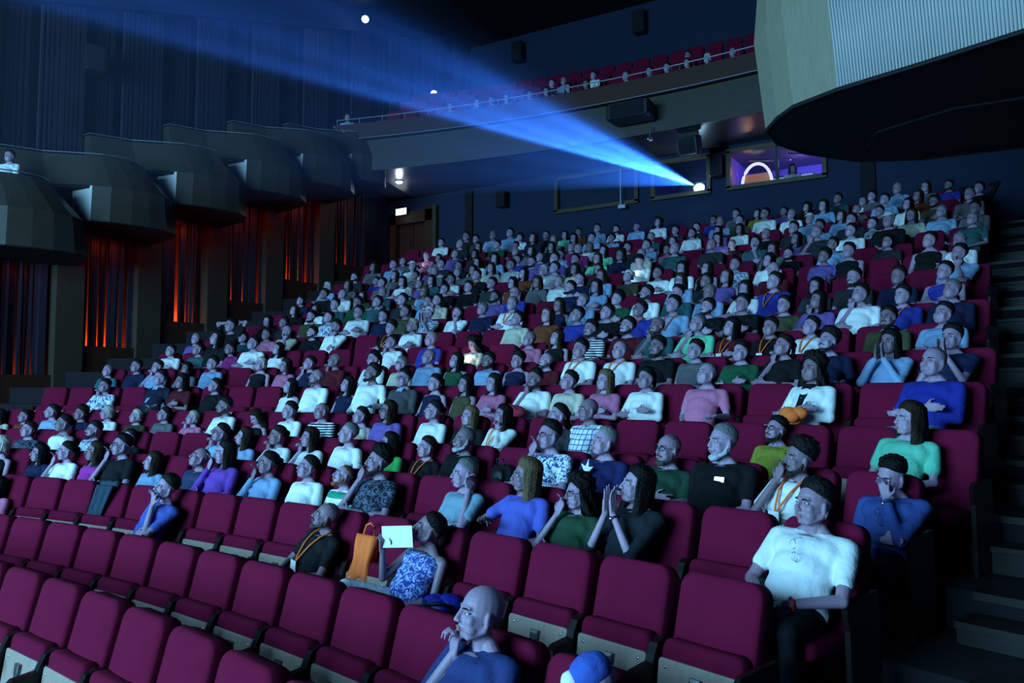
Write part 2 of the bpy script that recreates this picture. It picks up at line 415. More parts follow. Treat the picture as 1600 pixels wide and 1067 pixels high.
# ---------------------------------------------------------------- seating plan: row | radius | floor height | phase | first | last | people
DATA = """1|17.899|-0.262|0.429|-3|9|
2|18.858|-0.2|0.066|-7|9|8,-0.02,-0.07,B,N,h;9,0.13,-0.08,Q,N,c
3|19.835|0.017|0.592|-9|9|-6,-0.04,-0.22,L,P,-;-1,-0.07,-0.06,S,U,hm;3,-0.03,-0.13,B,B,by;5,0.03,-0.1,T,J,v
4|20.711|0.229|0.217|-10|10|-8,-0.13,-0.06,W,B,t;-7,0.09,-0.14,L,N,-;-6,0.01,-0.1,U,W,m;-5,-0.06,-0.09,M,M,t;-4,-0.15,-0,S,B,gm;-3,-0.19,-0.17,M,L,-;-2,0.06,-0.09,B,N,o;-1,-0.06,-0.02,L,V,h;0,0.07,-0.1,U,L,m;1,0.11,-0.11,U,W,-;2,0.05,-0.16,G,H,b;3,-0.05,0,K,D,hb;5,-0.09,-0.04,Z,L,e;6,0.02,-0.01,O,V,x;7,-0.08,-0.1,C,E,gm;8,-0.07,-0,L,A,p;10,0.02,0.01,S,W,q
5|21.726|0.423|0.575|-12|10|-10,-0.23,-0.11,S,D,-;-9,-0.09,-0.01,U,W,t;-8,-0.07,-0.09,S,F,bg;-7,0.08,-0.18,S,B,-;-4,0.07,-0.08,U,L,gh;-3,-0.09,-0.12,M,L,-;-2,-0.04,-0.09,U,W,h;-1,-0.07,-0.1,M,W,h;0,-0.01,-0.03,Z,W,-;1,0.09,-0.12,L,E,g;2,0.04,-0.14,U,B,yo;3,-0.03,-0.04,Z,B,b;5,-0.05,0.04,S,F,gm;6,0.01,0.01,Z,N,-;7,0.05,-0.02,B,E,gb;8,0.04,0.06,Z,B,b;9,0.06,-0.03,K,W,yhb;10,0.09,-0.07,S,U,m
6|22.685|0.685|0.15|-13|11|-13,-0.21,-0.22,L,C,-;-12,-0.3,-0.22,U,O,-;-11,-0.3,-0.14,S,L,-;-10,-0.3,-0.16,K,N,-;-9,-0.3,-0.15,W,W,-;-8,-0.3,-0.2,W,K,-;-7,-0.3,-0.16,U,G,-;-6,-0.3,-0.21,W,P,h;-5,-0.19,-0.03,S,W,b;-4,-0.14,-0.18,M,B,t;-3,-0.07,-0.08,S,W,-;-2,-0.05,-0.08,B,S,-;-1,0.08,-0.13,U,C,t;0,-0.05,-0.06,M,V,g;1,0.17,-0.05,U,W,-;2,0.15,-0.11,O,B,-;3,0.07,-0.09,L,W,yh;4,0.3,-0.07,U,A,-;5,0.13,-0.01,B,F,-;9,-0.16,-0.15,S,Y,gb;11,-0.23,-0.03,M,X,-
7|23.665|1.05|0.197|-14|11|-12,0.09,-0.09,S,F,h;-10,0.17,0.04,S,J2,-;-9,0.04,-0.02,L,R,-;-8,0.19,-0.09,U,B,-;-5,0.02,-0.11,L,W,t;-4,-0.01,0.03,B,W,b;-3,0.01,-0.09,L,N,t;-2,-0.1,0.08,S,W,b;-1,-0.08,-0,S,A2,g;0,-0.09,-0.07,U,N,t;1,-0.14,-0.09,L,K,t;2,-0.26,-0.08,L,P,-;3,-0.16,-0.03,S,W,bh;4,-0.22,-0.06,S,C,-;5,-0.28,-0.06,O,B,-;6,-0.3,-0.04,U,W,f;7,-0.08,-0,B,P,-;9,-0.05,0.03,C,B3,-;11,-0.1,0.07,B,U,-
8|24.625|1.39|0.325|-14|11|-14,0.01,-0.14,Z,T,-;-13,0.11,-0.06,S,N,-;-12,0,-0.08,S,L,h;-11,0.1,-0.12,L,G,-;-10,0.13,-0.03,S,L,-;-8,0.03,-0.06,W,B,t;-7,0.01,-0.09,M,P,-;-6,-0.05,-0.06,S,N,h;-5,-0.09,-0.02,B,R,h;-4,0.18,-0.01,U,W,-;-3,0.16,-0.09,Z,C,g;-2,0.13,-0,B,L,-;-1,0.06,-0.07,L,E,t;0,0.09,-0.08,S,L,b;1,0.03,-0.09,K,N,t;2,-0.06,-0.1,B,R,b;3,-0.06,0.04,S,W,y;4,-0.01,0.01,B,W,y;5,-0.03,0.03,S,B,b;6,-0.08,-0.03,S,G,-;7,-0.06,-0.07,S,E,-;8,-0.11,-0.02,U,B,h;9,-0.19,0.01,K,N,b;10,-0.11,-0.03,L,L,p;11,-0.09,-0.01,S,N,p
9|25.585|1.73|0.6|-14|11|-14,0.2,-0.07,S,W,-;-13,0.3,-0.05,S,T,-;-12,0.16,0.15,L,B,-;-11,-0.15,-0.05,U,M,-;-10,-0.18,0.04,S,W,f;-9,-0.17,-0.08,L,W,t;-5,0.14,-0.02,S,W,h;-3,-0.21,0.01,Z,U,-;-2,0.13,-0.1,C,C,P;0,0.04,-0.06,Z,P,-;1,-0.03,-0.06,M,B,t;2,0.02,0.05,S,S,b;3,0.07,0.06,S,R,b;4,-0.04,0.04,B,T,hb;5,0.02,0.04,Z,X,h;6,-0.07,-0.04,L,R,y;7,-0.12,-0.06,S,B,y;8,-0.17,-0.08,S,W,y;9,0.21,-0.03,S,K,b;10,0.23,-0.03,S,L,-
10|26.545|2.058|0.2|-14|11|-14,-0.07,-0.1,Z,V,-;-13,0.29,0.16,S,B,u;-12,-0.03,-0.1,S,T,-;-11,-0.02,-0.04,S,P,-;-10,-0.09,0.01,B,C,h;-9,-0.05,-0.04,S,B,b;-8,-0.04,0.06,S,W,h;-6,0.12,0,K,B,y;-5,0.03,0.02,W,W,f;-1,0.01,0.05,U,C,-;0,0.05,0.08,R,O,-;1,0.07,0.05,S,U,-;2,0.05,0.06,S,B,f;3,0.07,0.07,S,U,gy;4,0.07,0.11,S,L,y;5,0.06,0.03,S,B,b;6,0.03,0.05,S,B,-;7,0.07,-0.01,U,K,-;8,-0.04,0.01,L,V,h;9,-0.06,0.05,S,W,h;10,-0.11,-0.01,S,U,y;11,-0.12,0.01,Z,N,-
11|27.505|2.408|0.75|-14|11|-13,-0.12,-0.03,L,B,-;-12,-0.3,-0.07,S,A,-;-11,-0.15,0.04,S,K,b;-10,-0.3,0.01,S,F,-;-9,-0.09,0.09,S,W,f;-8,-0.05,-0.01,S,N,-;-7,-0.07,0.06,S,K,-;-6,-0.09,-0,H,F,p;-5,0.03,-0.02,S,W,h;-4,0.03,0.02,Z,N,-;-3,0.14,0.09,Z,W,y;-1,-0.02,-0,M,N,t;0,-0.1,0.05,Z,L,-;1,0.03,0.04,K,E,f;2,0.02,0.1,S,W,b;3,0.02,0.06,S,T,-;4,0.01,0.03,Z,L,-;5,0.05,0.03,L,W,-;6,-0.07,0.11,S,U,y;7,-0,-0.02,L,A,-;8,-0.03,0.06,S,A,b;9,0.01,0.02,S,N,-;10,0.02,0.02,S,U,t
12|28.465|2.748|0.175|-14|11|-13,-0,-0.04,M,B,-;-12,0.01,-0.04,M,W,-;-11,-0.05,0.06,S,T,-;-10,-0.03,0.08,S,E,-;-9,-0.08,0.07,S,T,-;-8,0.01,0.09,S,A,-;-7,0.09,0.02,S,L,-;-6,-0.3,0.04,S,C,h;-4,-0,0.03,S,V,b;-3,-0.09,0.08,B,U,g;-1,0.03,0.1,S,N,b;0,0.03,0.09,L,L,f;3,0.04,0.06,M,L,g;4,-0.06,0.02,S,A,-;5,-0.3,0.06,R,V,t;6,0.01,0.1,B,R,-;11,-0.1,0.05,S,L,h
13|29.425|3.14|0.85|-15|11|-15,0.04,-0.09,K,N,-;-14,0.15,0.05,S,B,-;-13,0.1,0.03,B,W,-;-12,0.06,-0.05,M,K,-;-11,0.04,0.01,Z,T,-;-10,0.19,-0.02,W,K,-;-9,0.02,-0.02,O,L,-;-8,-0.01,0.01,S,B,-;-7,0.05,0.03,S,B,-;-6,0.08,0.07,S,A,-;-5,0.03,0.04,L,O,t;-4,0.07,0.02,M,G,-;-3,0.01,0.01,Z,W,-;-2,-0.08,0.03,S,N,-;-1,-0.18,0.05,M,L,-;0,-0.14,-0.01,H,K,-;1,-0.06,0.01,S,W,-;2,-0.13,0.05,L,W,-;3,-0.21,0,M,B,tg;4,-0.23,0.03,S,F,-;5,-0.16,0.03,L,W,-;6,0.3,0,K,V,-;7,0.12,0.05,S,B,t;9,0.24,0.06,S,B,t;10,0.07,0,Z,W,-
14|30.385|3.51|0.1|-14|12|-14,-0.22,-0.01,W,L,-;-13,-0.18,0.02,M,G,-;-12,0.3,0.03,S,G,-;-11,0.3,0.03,L,W,t;-10,0.18,-0.06,B,V,-;-9,-0.07,0.02,L,T,-;-8,-0.1,0.02,U,W,-;-7,0.04,0.07,S,B,y;-5,0.17,0.02,L,O,-;-4,0.09,0.05,W,W,-;-3,-0.23,0.1,S,S,-;-2,-0.3,0.03,M,C,-;-1,-0.3,-0.02,M,A,-;0,0.17,0.07,S,W,P;5,0.13,0.03,M,G,h;6,-0.19,-0.09,S,B,b;7,0.1,-0.01,S,L,-;9,-0.13,-0.08,S,A,g
15|31.345|3.843|0.875|-16|11|-15,-0.09,0.03,S,A,b;-14,0.02,-0.1,S,U,-;-13,-0,0.02,M,G,-;-12,0.04,-0.01,S,G,-;-11,0.03,0.06,B,G,-;-10,0.13,-0.02,Z,G,-;-9,-0,0.03,M,G,-;-8,-0.07,0.05,M,C,-;-7,-0.07,0.09,S,S,-;-6,-0.09,0.12,S,V,b;-5,-0.04,0.16,S,V,-;-4,-0.06,0.09,S,A,-;-3,-0.07,0.06,M,X,-;-2,-0.06,0.09,C,N,-;-1,-0.11,0.07,B,C,-;0,0.13,0.11,Z,T,-;2,-0.2,0.11,B,A,-;3,0.23,0.05,S,T,h;5,-0.11,0.03,L,V,-;6,-0.3,0.11,B,A,h;7,-0.21,0.06,S,W,-;8,-0.08,0.16,H,B,-;10,0.2,-0.02,B,T,-
16|32.305|4.206|0.075|-15|13|-15,0.23,0.08,M,G,-;-14,0.3,0.13,S,L,-;-13,0.3,0.05,H,W,-;-12,0.3,-0.08,B,V,-;-11,0.01,0.06,S,A,-;-10,-0.03,-0.02,S,B,-;-9,-0.05,0.03,L,W,-;-8,-0.11,0.1,L,L,-;-7,-0.01,0.02,S,U,-;-6,0.06,0.03,B,V,-;-5,0.08,0.06,U,L,-;-4,-0.01,0.15,B,M,-;-3,0.11,0.05,L,X,-;-2,0.19,0.07,S,A,-;-1,0.09,0.09,S,L,-;0,0.03,-0.07,S,P,-;2,0.12,0.05,L,V,-;3,-0.15,-0.11,B,B,P;4,0.07,0.04,B,B,-;5,0.11,0.09,S,A,-;6,0.08,0.06,S,L,-;7,0.15,0.1,S,A,-;8,-0.04,-0.03,S,F,-;9,0.14,0.03,M,C,-;10,0.09,0.02,Z,L,-;11,0.09,0,S,G,-
17|33.265|4.658|0.8|-17|12|-15,-0.04,-0.08,Z,G,-;-14,0.19,0.03,B,P,P;-13,-0.03,-0.06,M,G,-;-12,-0.09,0.03,B,V,-;-11,-0.02,-0.01,M,A,-;-9,0.09,-0.04,Z,V,-;-8,-0.02,-0.04,M,G,-;-7,0.02,0.02,L,B,-;-6,0.01,-0.06,B,M,-;-5,-0.03,-0.08,O,W,-;-2,-0.05,0.01,Z,T,-;-1,-0.06,-0.14,S,G,-;0,-0.14,-0,U,W,-;1,-0.04,-0.03,L,V,-;2,-0.09,-0.04,L,W,-;5,-0.21,-0.01,H,L,-;6,-0.08,-0.04,M,L,-;7,0.16,-0.05,U,A,-;8,0.15,0.01,L,W,-;9,0.06,-0.01,S,K,b;10,0.14,0.03,Z,G,-
18|34.225|5|0.075|-16|13|-12,-0.17,0.16,Z,A,-;-11,-0.15,0.04,L,R,-;-10,-0.1,0.05,S,E,-;-9,-0.08,-0.02,S,R,-;-8,-0.09,0.16,M,N,-;-7,-0.03,0.05,O,G,-;-6,0.02,0.05,L,G,-;-5,-0.01,0.02,S,L,-;-4,-0,-0.05,S,L,-;-1,0.09,-0.02,U,A,-;0,0.09,-0.01,S,A,-;1,0.14,0.05,Z,L,-;2,0.06,0.04,S,K,-;3,0.14,0.12,S,W,-;4,0.21,0.02,Z,W,-;6,-0.24,0.12,L,L,-;7,-0.06,-0.07,B,G,-;8,-0.03,0.06,S,L,-;9,0.1,0.03,M,O,-;11,0.13,0,S,B,u
19|35.185|5.42|0.65|-17|13|-15,-0.06,0.03,S,W,-;-14,0.26,0.16,S,A,-;-13,-0.02,0.05,S,G,-;-12,-0.01,0.13,Z,L,-;-11,-0.01,0.16,S,L,-;-10,-0.3,-0.01,K,W,-;-9,0.02,0,S,A,-;-8,0.06,-0.05,L,X,-;-7,-0.1,-0.01,S,O,-;-6,-0.09,0.05,S,L,-;-5,-0.08,-0.04,S,W,b;-4,-0.02,-0.01,N,L,-;-3,0.05,0.03,C,W,-;0,-0.14,-0.08,S,U,-;1,-0.08,0.01,S,G,-;2,-0.09,-0.06,L,Y,-;3,0.02,-0.09,S,V,-;4,0.02,-0.07,C,B,-;5,0.22,0.04,S,T,-;6,0.21,-0.11,B,W,-;7,-0.21,-0.02,K,G,-;8,-0.21,0.07,Z,L,-;9,-0.18,0.01,M,G,-;10,-0.3,-0.04,S,U,b"""
SP = 0.56
ROWS = {}
for line in DATA.strip().splitlines():
    a = line.split('|')
    r = int(a[0])
    pp = []
    for t in a[6].split(';'):
        if t:
            u = t.split(',')
            pp.append((int(u[0]), float(u[1]), float(u[2]), u[3], u[4], u[5]))
    ROWS[r] = dict(R=float(a[1]), Z=float(a[2]), ph=float(a[3]), i0=int(a[4]), i1=int(a[5]) if r < 7 or not pp else max(p[0] for p in pp), P=pp)
ORD = ['', 'first', 'second', 'third', 'fourth', 'fifth', 'sixth', 'seventh', 'eighth', 'ninth', 'tenth', 'eleventh', 'twelfth',
       'thirteenth', 'fourteenth', 'fifteenth', 'sixteenth', 'seventeenth', 'eighteenth', 'nineteenth', 'twentieth',
       'twenty-first', 'twenty-second', 'twenty-third', 'twenty-fourth', 'twenty-fifth', 'twenty-sixth', 'twenty-seventh',
       'twenty-eighth', 'twenty-ninth', 'thirtieth', 'thirty-first', 'thirty-second', 'thirty-third']


def seat_pos(r, i, dev=0.0):
    q = ROWS[r]
    th = ((q['ph'] + .5 + i) * SP + dev) / q['R']
    return q['R'] * math.sin(th), q['R'] * math.cos(th), th


def arc(Rr, t0, t1, n):
    return [(Rr * math.sin(t), Rr * math.cos(t)) for t in np.linspace(t0, t1, n)]


def sector(mb, Ra, Rb, t0, t1, z0, z1, n=24):
    a = arc(Ra, t0, t1, n)
    b = arc(Rb, t0, t1, n)
    for k in range(n - 1):
        p = [a[k], a[k + 1], b[k + 1], b[k]]
        v = [(x, y, z0) for x, y in p] + [(x, y, z1) for x, y in p]
        f = [(0, 1, 2, 3), (4, 7, 6, 5), (0, 4, 5, 1), (3, 2, 6, 7)]
        if k == 0:
            f.append((0, 3, 7, 4))
        if k == n - 2:
            f.append((1, 5, 6, 2))
        mb.add(v, f)


def structure(name, mb, mat, parent=None, smooth=False):
    me = mb.mesh(name, smooth)
    fix_normals(me)
    o = obj(name, me, mat, parent)
    if parent is None:
        o['kind'] = 'structure'
    return o


# ---------------------------------------------------------------- floor: the raked tiers
mb = MB()
mb.prism([(-13, -4), (9.5, -4), (9.5, 17.5), (-13, 17.5)], -1.5, -0.55)
radii = [17.20] + [ROWS[r]['R'] - 0.60 for r in range(2, 20)] + [39.5]
for r in range(1, 20):
    sector(mb, radii[r - 1], radii[r], R(-32), R(29), -1.5, ROWS[r]['Z'])
structure('floor', mb, 'floor')
# wooden nosings and half steps of the right-hand aisle
nose = MB()
for r in range(2, 20):
    h = ROWS[r]['Z'] - ROWS[r - 1]['Z']
    Ra = radii[r - 1]
    t0, t1 = math.asin(6.66 / Ra), math.asin(8.4 / Ra)
    sector(nose, Ra - 0.03, Ra + 0.26, t0, t1, ROWS[r]['Z'] - 0.045, ROWS[r]['Z'] + 0.006, 4)
    if h > 0.25:
        sector(nose, Ra - 0.31, Ra - 0.002, t0, t1, ROWS[r - 1]['Z'], ROWS[r - 1]['Z'] + h / 2, 4)
        sector(nose, Ra - 0.34, Ra - 0.05, t0, t1, ROWS[r - 1]['Z'] + h / 2 - 0.03, ROWS[r - 1]['Z'] + h / 2 + 0.01, 4)
structure('trim_1', nose, 'step')

# ---------------------------------------------------------------- walls and ceiling
WX = -11.0
mb = MB()
mb.box((-11.85, 23.0, 7.2), (0.3, 40.0, 19.0))
structure('wall_left', mb, 'navywall')
mb = MB()
mb.box((8.55, 20.0, 7.2), (0.3, 42.0, 19.0))
structure('wall_right', mb, 'navywall')
WY = 36.2
mb = MB()


def wb(x0, x1, z0, z1, y0=WY, y1=WY + 0.2):
    mb.box(((x0 + x1) / 2, (y0 + y1) / 2, (z0 + z1) / 2), (x1 - x0, y1 - y0, z1 - z0))


wb(-9.5, 8.4, 4.0, 7.46)
wb(-9.5, -4.72, 7.46, 8.72)
wb(-2.05, -1.55, 7.46, 8.72)
wb(0.10, 0.64, 7.46, 8.72)
wb(3.12, 8.4, 7.46, 8.72)
wb(-4.72, 3.12, 8.56, 8.72)
wb(-11.7, -9.5, 8.15, 8.72)
structure('wall_back', mb, 'navywall')
mb = MB()
mb.box((-1.6, 40.6, 12.6), (20.6, 0.3, 9.0))
structure('wall_upper_back', mb, 'navywall')
mb = MB()
mb.add([(-12, 40.8, 15.9), (8.7, 40.8, 15.5), (8.7, 2, 8.6), (-12, 2, 8.9), (-12, 40.8, 16.2), (8.7, 40.8, 15.8), (8.7, 2, 8.9), (-12, 2, 9.2)],
       [(0, 1, 2, 3), (4, 7, 6, 5), (0, 4, 5, 1), (1, 5, 6, 2), (2, 6, 7, 3), (3, 7, 4, 0)])
structure('ceiling', mb, 'ceil')
# dark vertical trims on the back wall
for k, (x, w) in enumerate(((-8.02, 0.28), (4.12, 0.34))):
    mb = MB()
    mb.box((x, WY - 0.04, 6.6), (w, 0.1, 4.1))
    structure('trim_%d' % (2 + k), mb, 'ceil')


def window(n, x0, x1, z0, z1, mull, glass):
    fr = MB()
    t = 0.11
    y = WY - 0.03
    fr.box(((x0 + x1) / 2, y, z0), (x1 - x0 + 2 * t, 0.16, t))
    fr.box(((x0 + x1) / 2, y, z1), (x1 - x0 + 2 * t, 0.16, t))
    fr.box((x0 - t / 2, y, (z0 + z1) / 2), (t, 0.16, z1 - z0))
    fr.box((x1 + t / 2, y, (z0 + z1) / 2), (t, 0.16, z1 - z0))
    w = structure('window_%d' % n, fr, 'frame')
    for m in mull:
        q = MB()
        q.box((m, y + .05, (z0 + z1) / 2), (0.07, 0.08, z1 - z0 - t))
        obj('mullion', q.mesh('mullion'), 'black', w)
    q = MB()
    q.box(((x0 + x1) / 2, WY + 0.08, (z0 + z1) / 2), (x1 - x0, 0.01, z1 - z0 - t))
    obj('pane', q.mesh('pane'), glass, w)
    return w


window(1, -4.66, -2.11, 7.50, 8.52, (), 'darkglass')
window(2, -1.49, 0.04, 7.50, 8.52, (), 'glass')
window(3, 0.70, 3.06, 7.50, 8.52, (1.92,), 'glass')
# projection booth behind the windows
mb = MB()
mb.box((0.9, 39.4, 8.0), (6.0, 0.1, 1.6))
mb.box((-2.0, 37.9, 8.0), (0.1, 3.0, 1.6))
mb.box((3.9, 37.9, 8.0), (0.1, 3.0, 1.6))
mb.box((0.9, 37.9, 7.15), (6.0, 3.1, 0.1))
mb.box((0.36, 37.9, 8.0), (0.08, 3.0, 1.6))
mb.box((0.9, 37.9, 8.74), (6.0, 3.1, 0.06))
structure('wall_booth', mb, 'boothblue')
light('booth_lamp', 'POINT', (2.2, 38.0, 8.40), (0, 0, 0), 60, (0.32, 0.25, 1.0), shadow_soft_size=0.15)
light('booth_lamp_warm', 'POINT', (0.9, 37.2, 8.2), (0, 0, 0), 6.0, (1.0, 0.55, 0.35), shadow_soft_size=0.1)

e = obj('light_arch', None, None, loc=(1.0, 37.7, 7.35), label='white glowing arch seen through the lit booth window', cat='arch')
q = MB()
A_ = [(.42 * math.cos(t), 0, .55 + .62 * math.sin(t)) for t in np.linspace(0, PI, 15)]
q.tube([(.42, 0, .0)] + A_ + [(-.42, 0, .0)], .045, 6)
q.build('glowing_tube', 'archlight', e)
q = MB()
q.box((0, .12, .45), (.74, .05, .9))
q.build('panel', 'boothorange', e)
e = obj('monitor', None, None, loc=(1.75, 38.6, 7.95), label='blue monitor glowing at the back of the projection booth', cat='monitor')
q = MB()
q.box((0, .05, 0), (1.3, .06, .72))
q.build('casing', 'black', e)
q = MB()
q.box((0, 0, 0), (1.2, .02, .62))
q.build('screen', 'cyanscreen', e)
for k_, (x_, y_) in enumerate(((1.4, 37.3), (2.5, 37.2))):
    q = MB()
    q.cap((x_ - .5, y_, 8.52), (x_ + .5, y_ + .5, 8.52), .03, n=8)
    q.build('ceiling_pipe', 'railmetal', None, label=('left' if k_ == 0 else 'right') + ' pale pipe under the blue booth ceiling', cat='pipe')

# door under the exit sign
mb = MB()
mb.box((-9.62, WY - 0.05, 6.7), (0.3, 0.3, 3.2))
mb.box((-11.2, WY - 0.05, 6.7), (0.25, 0.3, 3.2))
mb.box((-10.4, WY - 0.05, 8.0), (1.9, 0.3, 0.4))
door = structure('door_1', mb, 'redwood')
for x in (-10.75, -10.10):
    q = MB()
    q.box((x, WY + 0.05, 6.65), (0.62, 0.06, 2.4))
    q.box((x, WY + 0.01, 7.2), (0.42, 0.03, 0.9))
    q.box((x, WY + 0.01, 6.0), (0.42, 0.03, 0.7))
    obj('door_leaf', q.mesh('door_leaf'), 'redwood', door)
q = MB()
q.cap((-10.38, WY - 0.03, 6.4), (-10.38, WY - 0.03, 6.8), 0.02)
obj('handle', q.mesh('handle'), 'steel', door)
mb = MB()
mb.box((-9.42, WY - 0.09, 6.8), (0.22, 0.2, 3.0))
structure('trim_4', mb, 'pilaster')

e = obj('exit_sign', None, None, loc=(-10.75, WY - 0.28, 8.22), label='lit white exit sign above the wooden door at the back left', cat='exit sign')
q = MB()
q.box((0, 0.03, 0), (0.50, 0.06, 0.26))
q.build('housing', 'black', e)
q = MB()
q.box((0, -0.005, 0), (0.46, 0.02, 0.22))
q.build('lit_face', 'exitface', e)
q = MB()
q.ell((-0.07, -0.018, 0.065), (0.018, 0.006, 0.018))
q.cap((-0.07, -0.018, 0.035), (-0.085, -0.018, -0.02), 0.014, 0.012, 6)
q.cap((-0.085, -0.018, -0.02), (-0.05, -0.018, -0.05), 0.010, 0.009, 6)
q.cap((-0.085, -0.018, -0.02), (-0.12, -0.018, -0.06), 0.010, 0.009, 6)
q.add([(0.03, -0.018, 0.01), (0.10, -0.018, 0.01), (0.10, -0.018, 0.035), (0.15, -0.018, -0.005), (0.10, -0.018, -0.045), (0.10, -0.018, -0.02), (0.03, -0.018, -0.02)], [(0, 6, 5, 4, 3, 2, 1)])
q.build('running_man_and_arrow', 'exitgreen', e)
light('exit_glow', 'POINT', (-10.75, WY - 0.6, 8.1), (0, 0, 0), 1.6, (0.7, 0.9, 1.0), shadow_soft_size=0.15)

# ---------------------------------------------------------------- left wall: pilasters, slats, red lamps in the cavity
PY = [22.7, 24.68, 26.6, 28.55, 30.46, 32.5, 35.0]


def floor_z(x, y):
    rr = math.hypot(x, y)
    for r in range(19, 0, -1):
        if rr >= radii[r - 1]:
            return ROWS[r]['Z']
    return -0.55


BOXB = [4.80, 5.62, 6.40, 7.20, 7.85, 8.35]
tn = 5
for k, y in enumerate(PY[:-1]):
    zt = BOXB[min(k, 5)] + 0.5
    mb = MB()
    z0 = floor_z(WX, y - .4) - 0.1
    mb.box((WX - 0.2, y, (z0 + zt) / 2), (0.75, 0.62, zt - z0))
    structure('trim_%d' % tn, mb, 'pilaster')
    tn += 1
for k in range(len(PY) - 1):
    ya, yb = PY[k] + 0.31, PY[k + 1] - 0.31
    z0 = floor_z(WX, ya)
    zt = BOXB[min(k, 5)] + 1.2
    mb = MB()
    y = ya
    rs = random.Random(30 + k)
    while y < yb - 0.05:
        w = rs.choice([0.05, 0.06, 0.09, 0.13])
        g = rs.choice([0.008, 0.01, 0.015, 0.05])
        x = WX - rs.choice([0.05, 0.10, 0.16])
        mb.box((x, y + w / 2, (z0 + 0.45 + zt) / 2), (0.05, w, zt - z0 - 0.45))
        y += w + g
    structure('trim_%d' % tn, mb, 'slat')
    tn += 1
    mb = MB()      # low wooden plinth under the slats
    mb.box((WX + 0.02, (ya + yb) / 2, z0 + 0.28), (0.12, yb - ya, 0.66))
    structure('trim_%d' % tn, mb, 'redwood')
    tn += 1
    mb = MB()
    mb.box((WX - 0.62, (ya + yb) / 2, (z0 + zt) / 2), (0.04, yb - ya, zt - z0))
    structure('trim_%d' % tn, mb, plain('cavity_wall_%d' % k, (0.5, 0.42, 0.36), 0.7))
    tn += 1
    en = [2, 14, 22, 20, 30, 6][k]
    light('red_lamp', 'AREA', (WX - 0.38, (ya + yb) / 2, z0 + 0.5), (PI, 0, 0), en, (1.0, 0.085, 0.012), shape='RECTANGLE', size=0.22, size_y=(yb - ya) * 0.9)
    light('red_lamp_upper', 'AREA', (WX + 0.5, (ya + yb) / 2, zt - 1.35), (0, R(25), 0), [1, 2.5, 4, 5, 4, 1][k], (1.0, 0.06, 0.01), shape='RECTANGLE', size=0.12, size_y=(yb - ya) * 0.8)
# the open slat screens of the upper wall
for k in range(10):
    y = 22.0 + k * 1.92
    yb = y + 1.80
    zb = 6.35 + k * 0.74 if k < 7 else 9.6
    mb = MB()
    rs = random.Random(k)
    while y < yb:
        w = rs.choice([0.05, 0.07, 0.10])
        off = 0.10 if (y - 22.0) % 1.92 < 1.0 else 0.34
        zt = 10.7 + (y - 24.3) * 0.33
        mb.box((WX - off + 0.1, y + w / 2, (zb + zt) / 2), (0.06, w, zt - zb))
        y += w + rs.choice([0.03, 0.05, 0.07])
    structure('trim_%d' % tn, mb, 'slat')
    tn += 1
mb = MB()
mb.add([(WX + .05, 20, 9.35), (WX + .05, 40.5, 16.1), (WX + .05, 40.5, 18), (WX + .05, 20, 18), (WX - .3, 20, 9.35), (WX - .3, 40.5, 16.1), (WX - .3, 40.5, 18), (WX - .3, 20, 18)],
       [(0, 1, 2, 3), (4, 7, 6, 5), (0, 4, 5, 1), (1, 5, 6, 2), (2, 6, 7, 3), (3, 7, 4, 0)])
structure('trim_%d' % tn, mb, 'navywall')
tn += 1


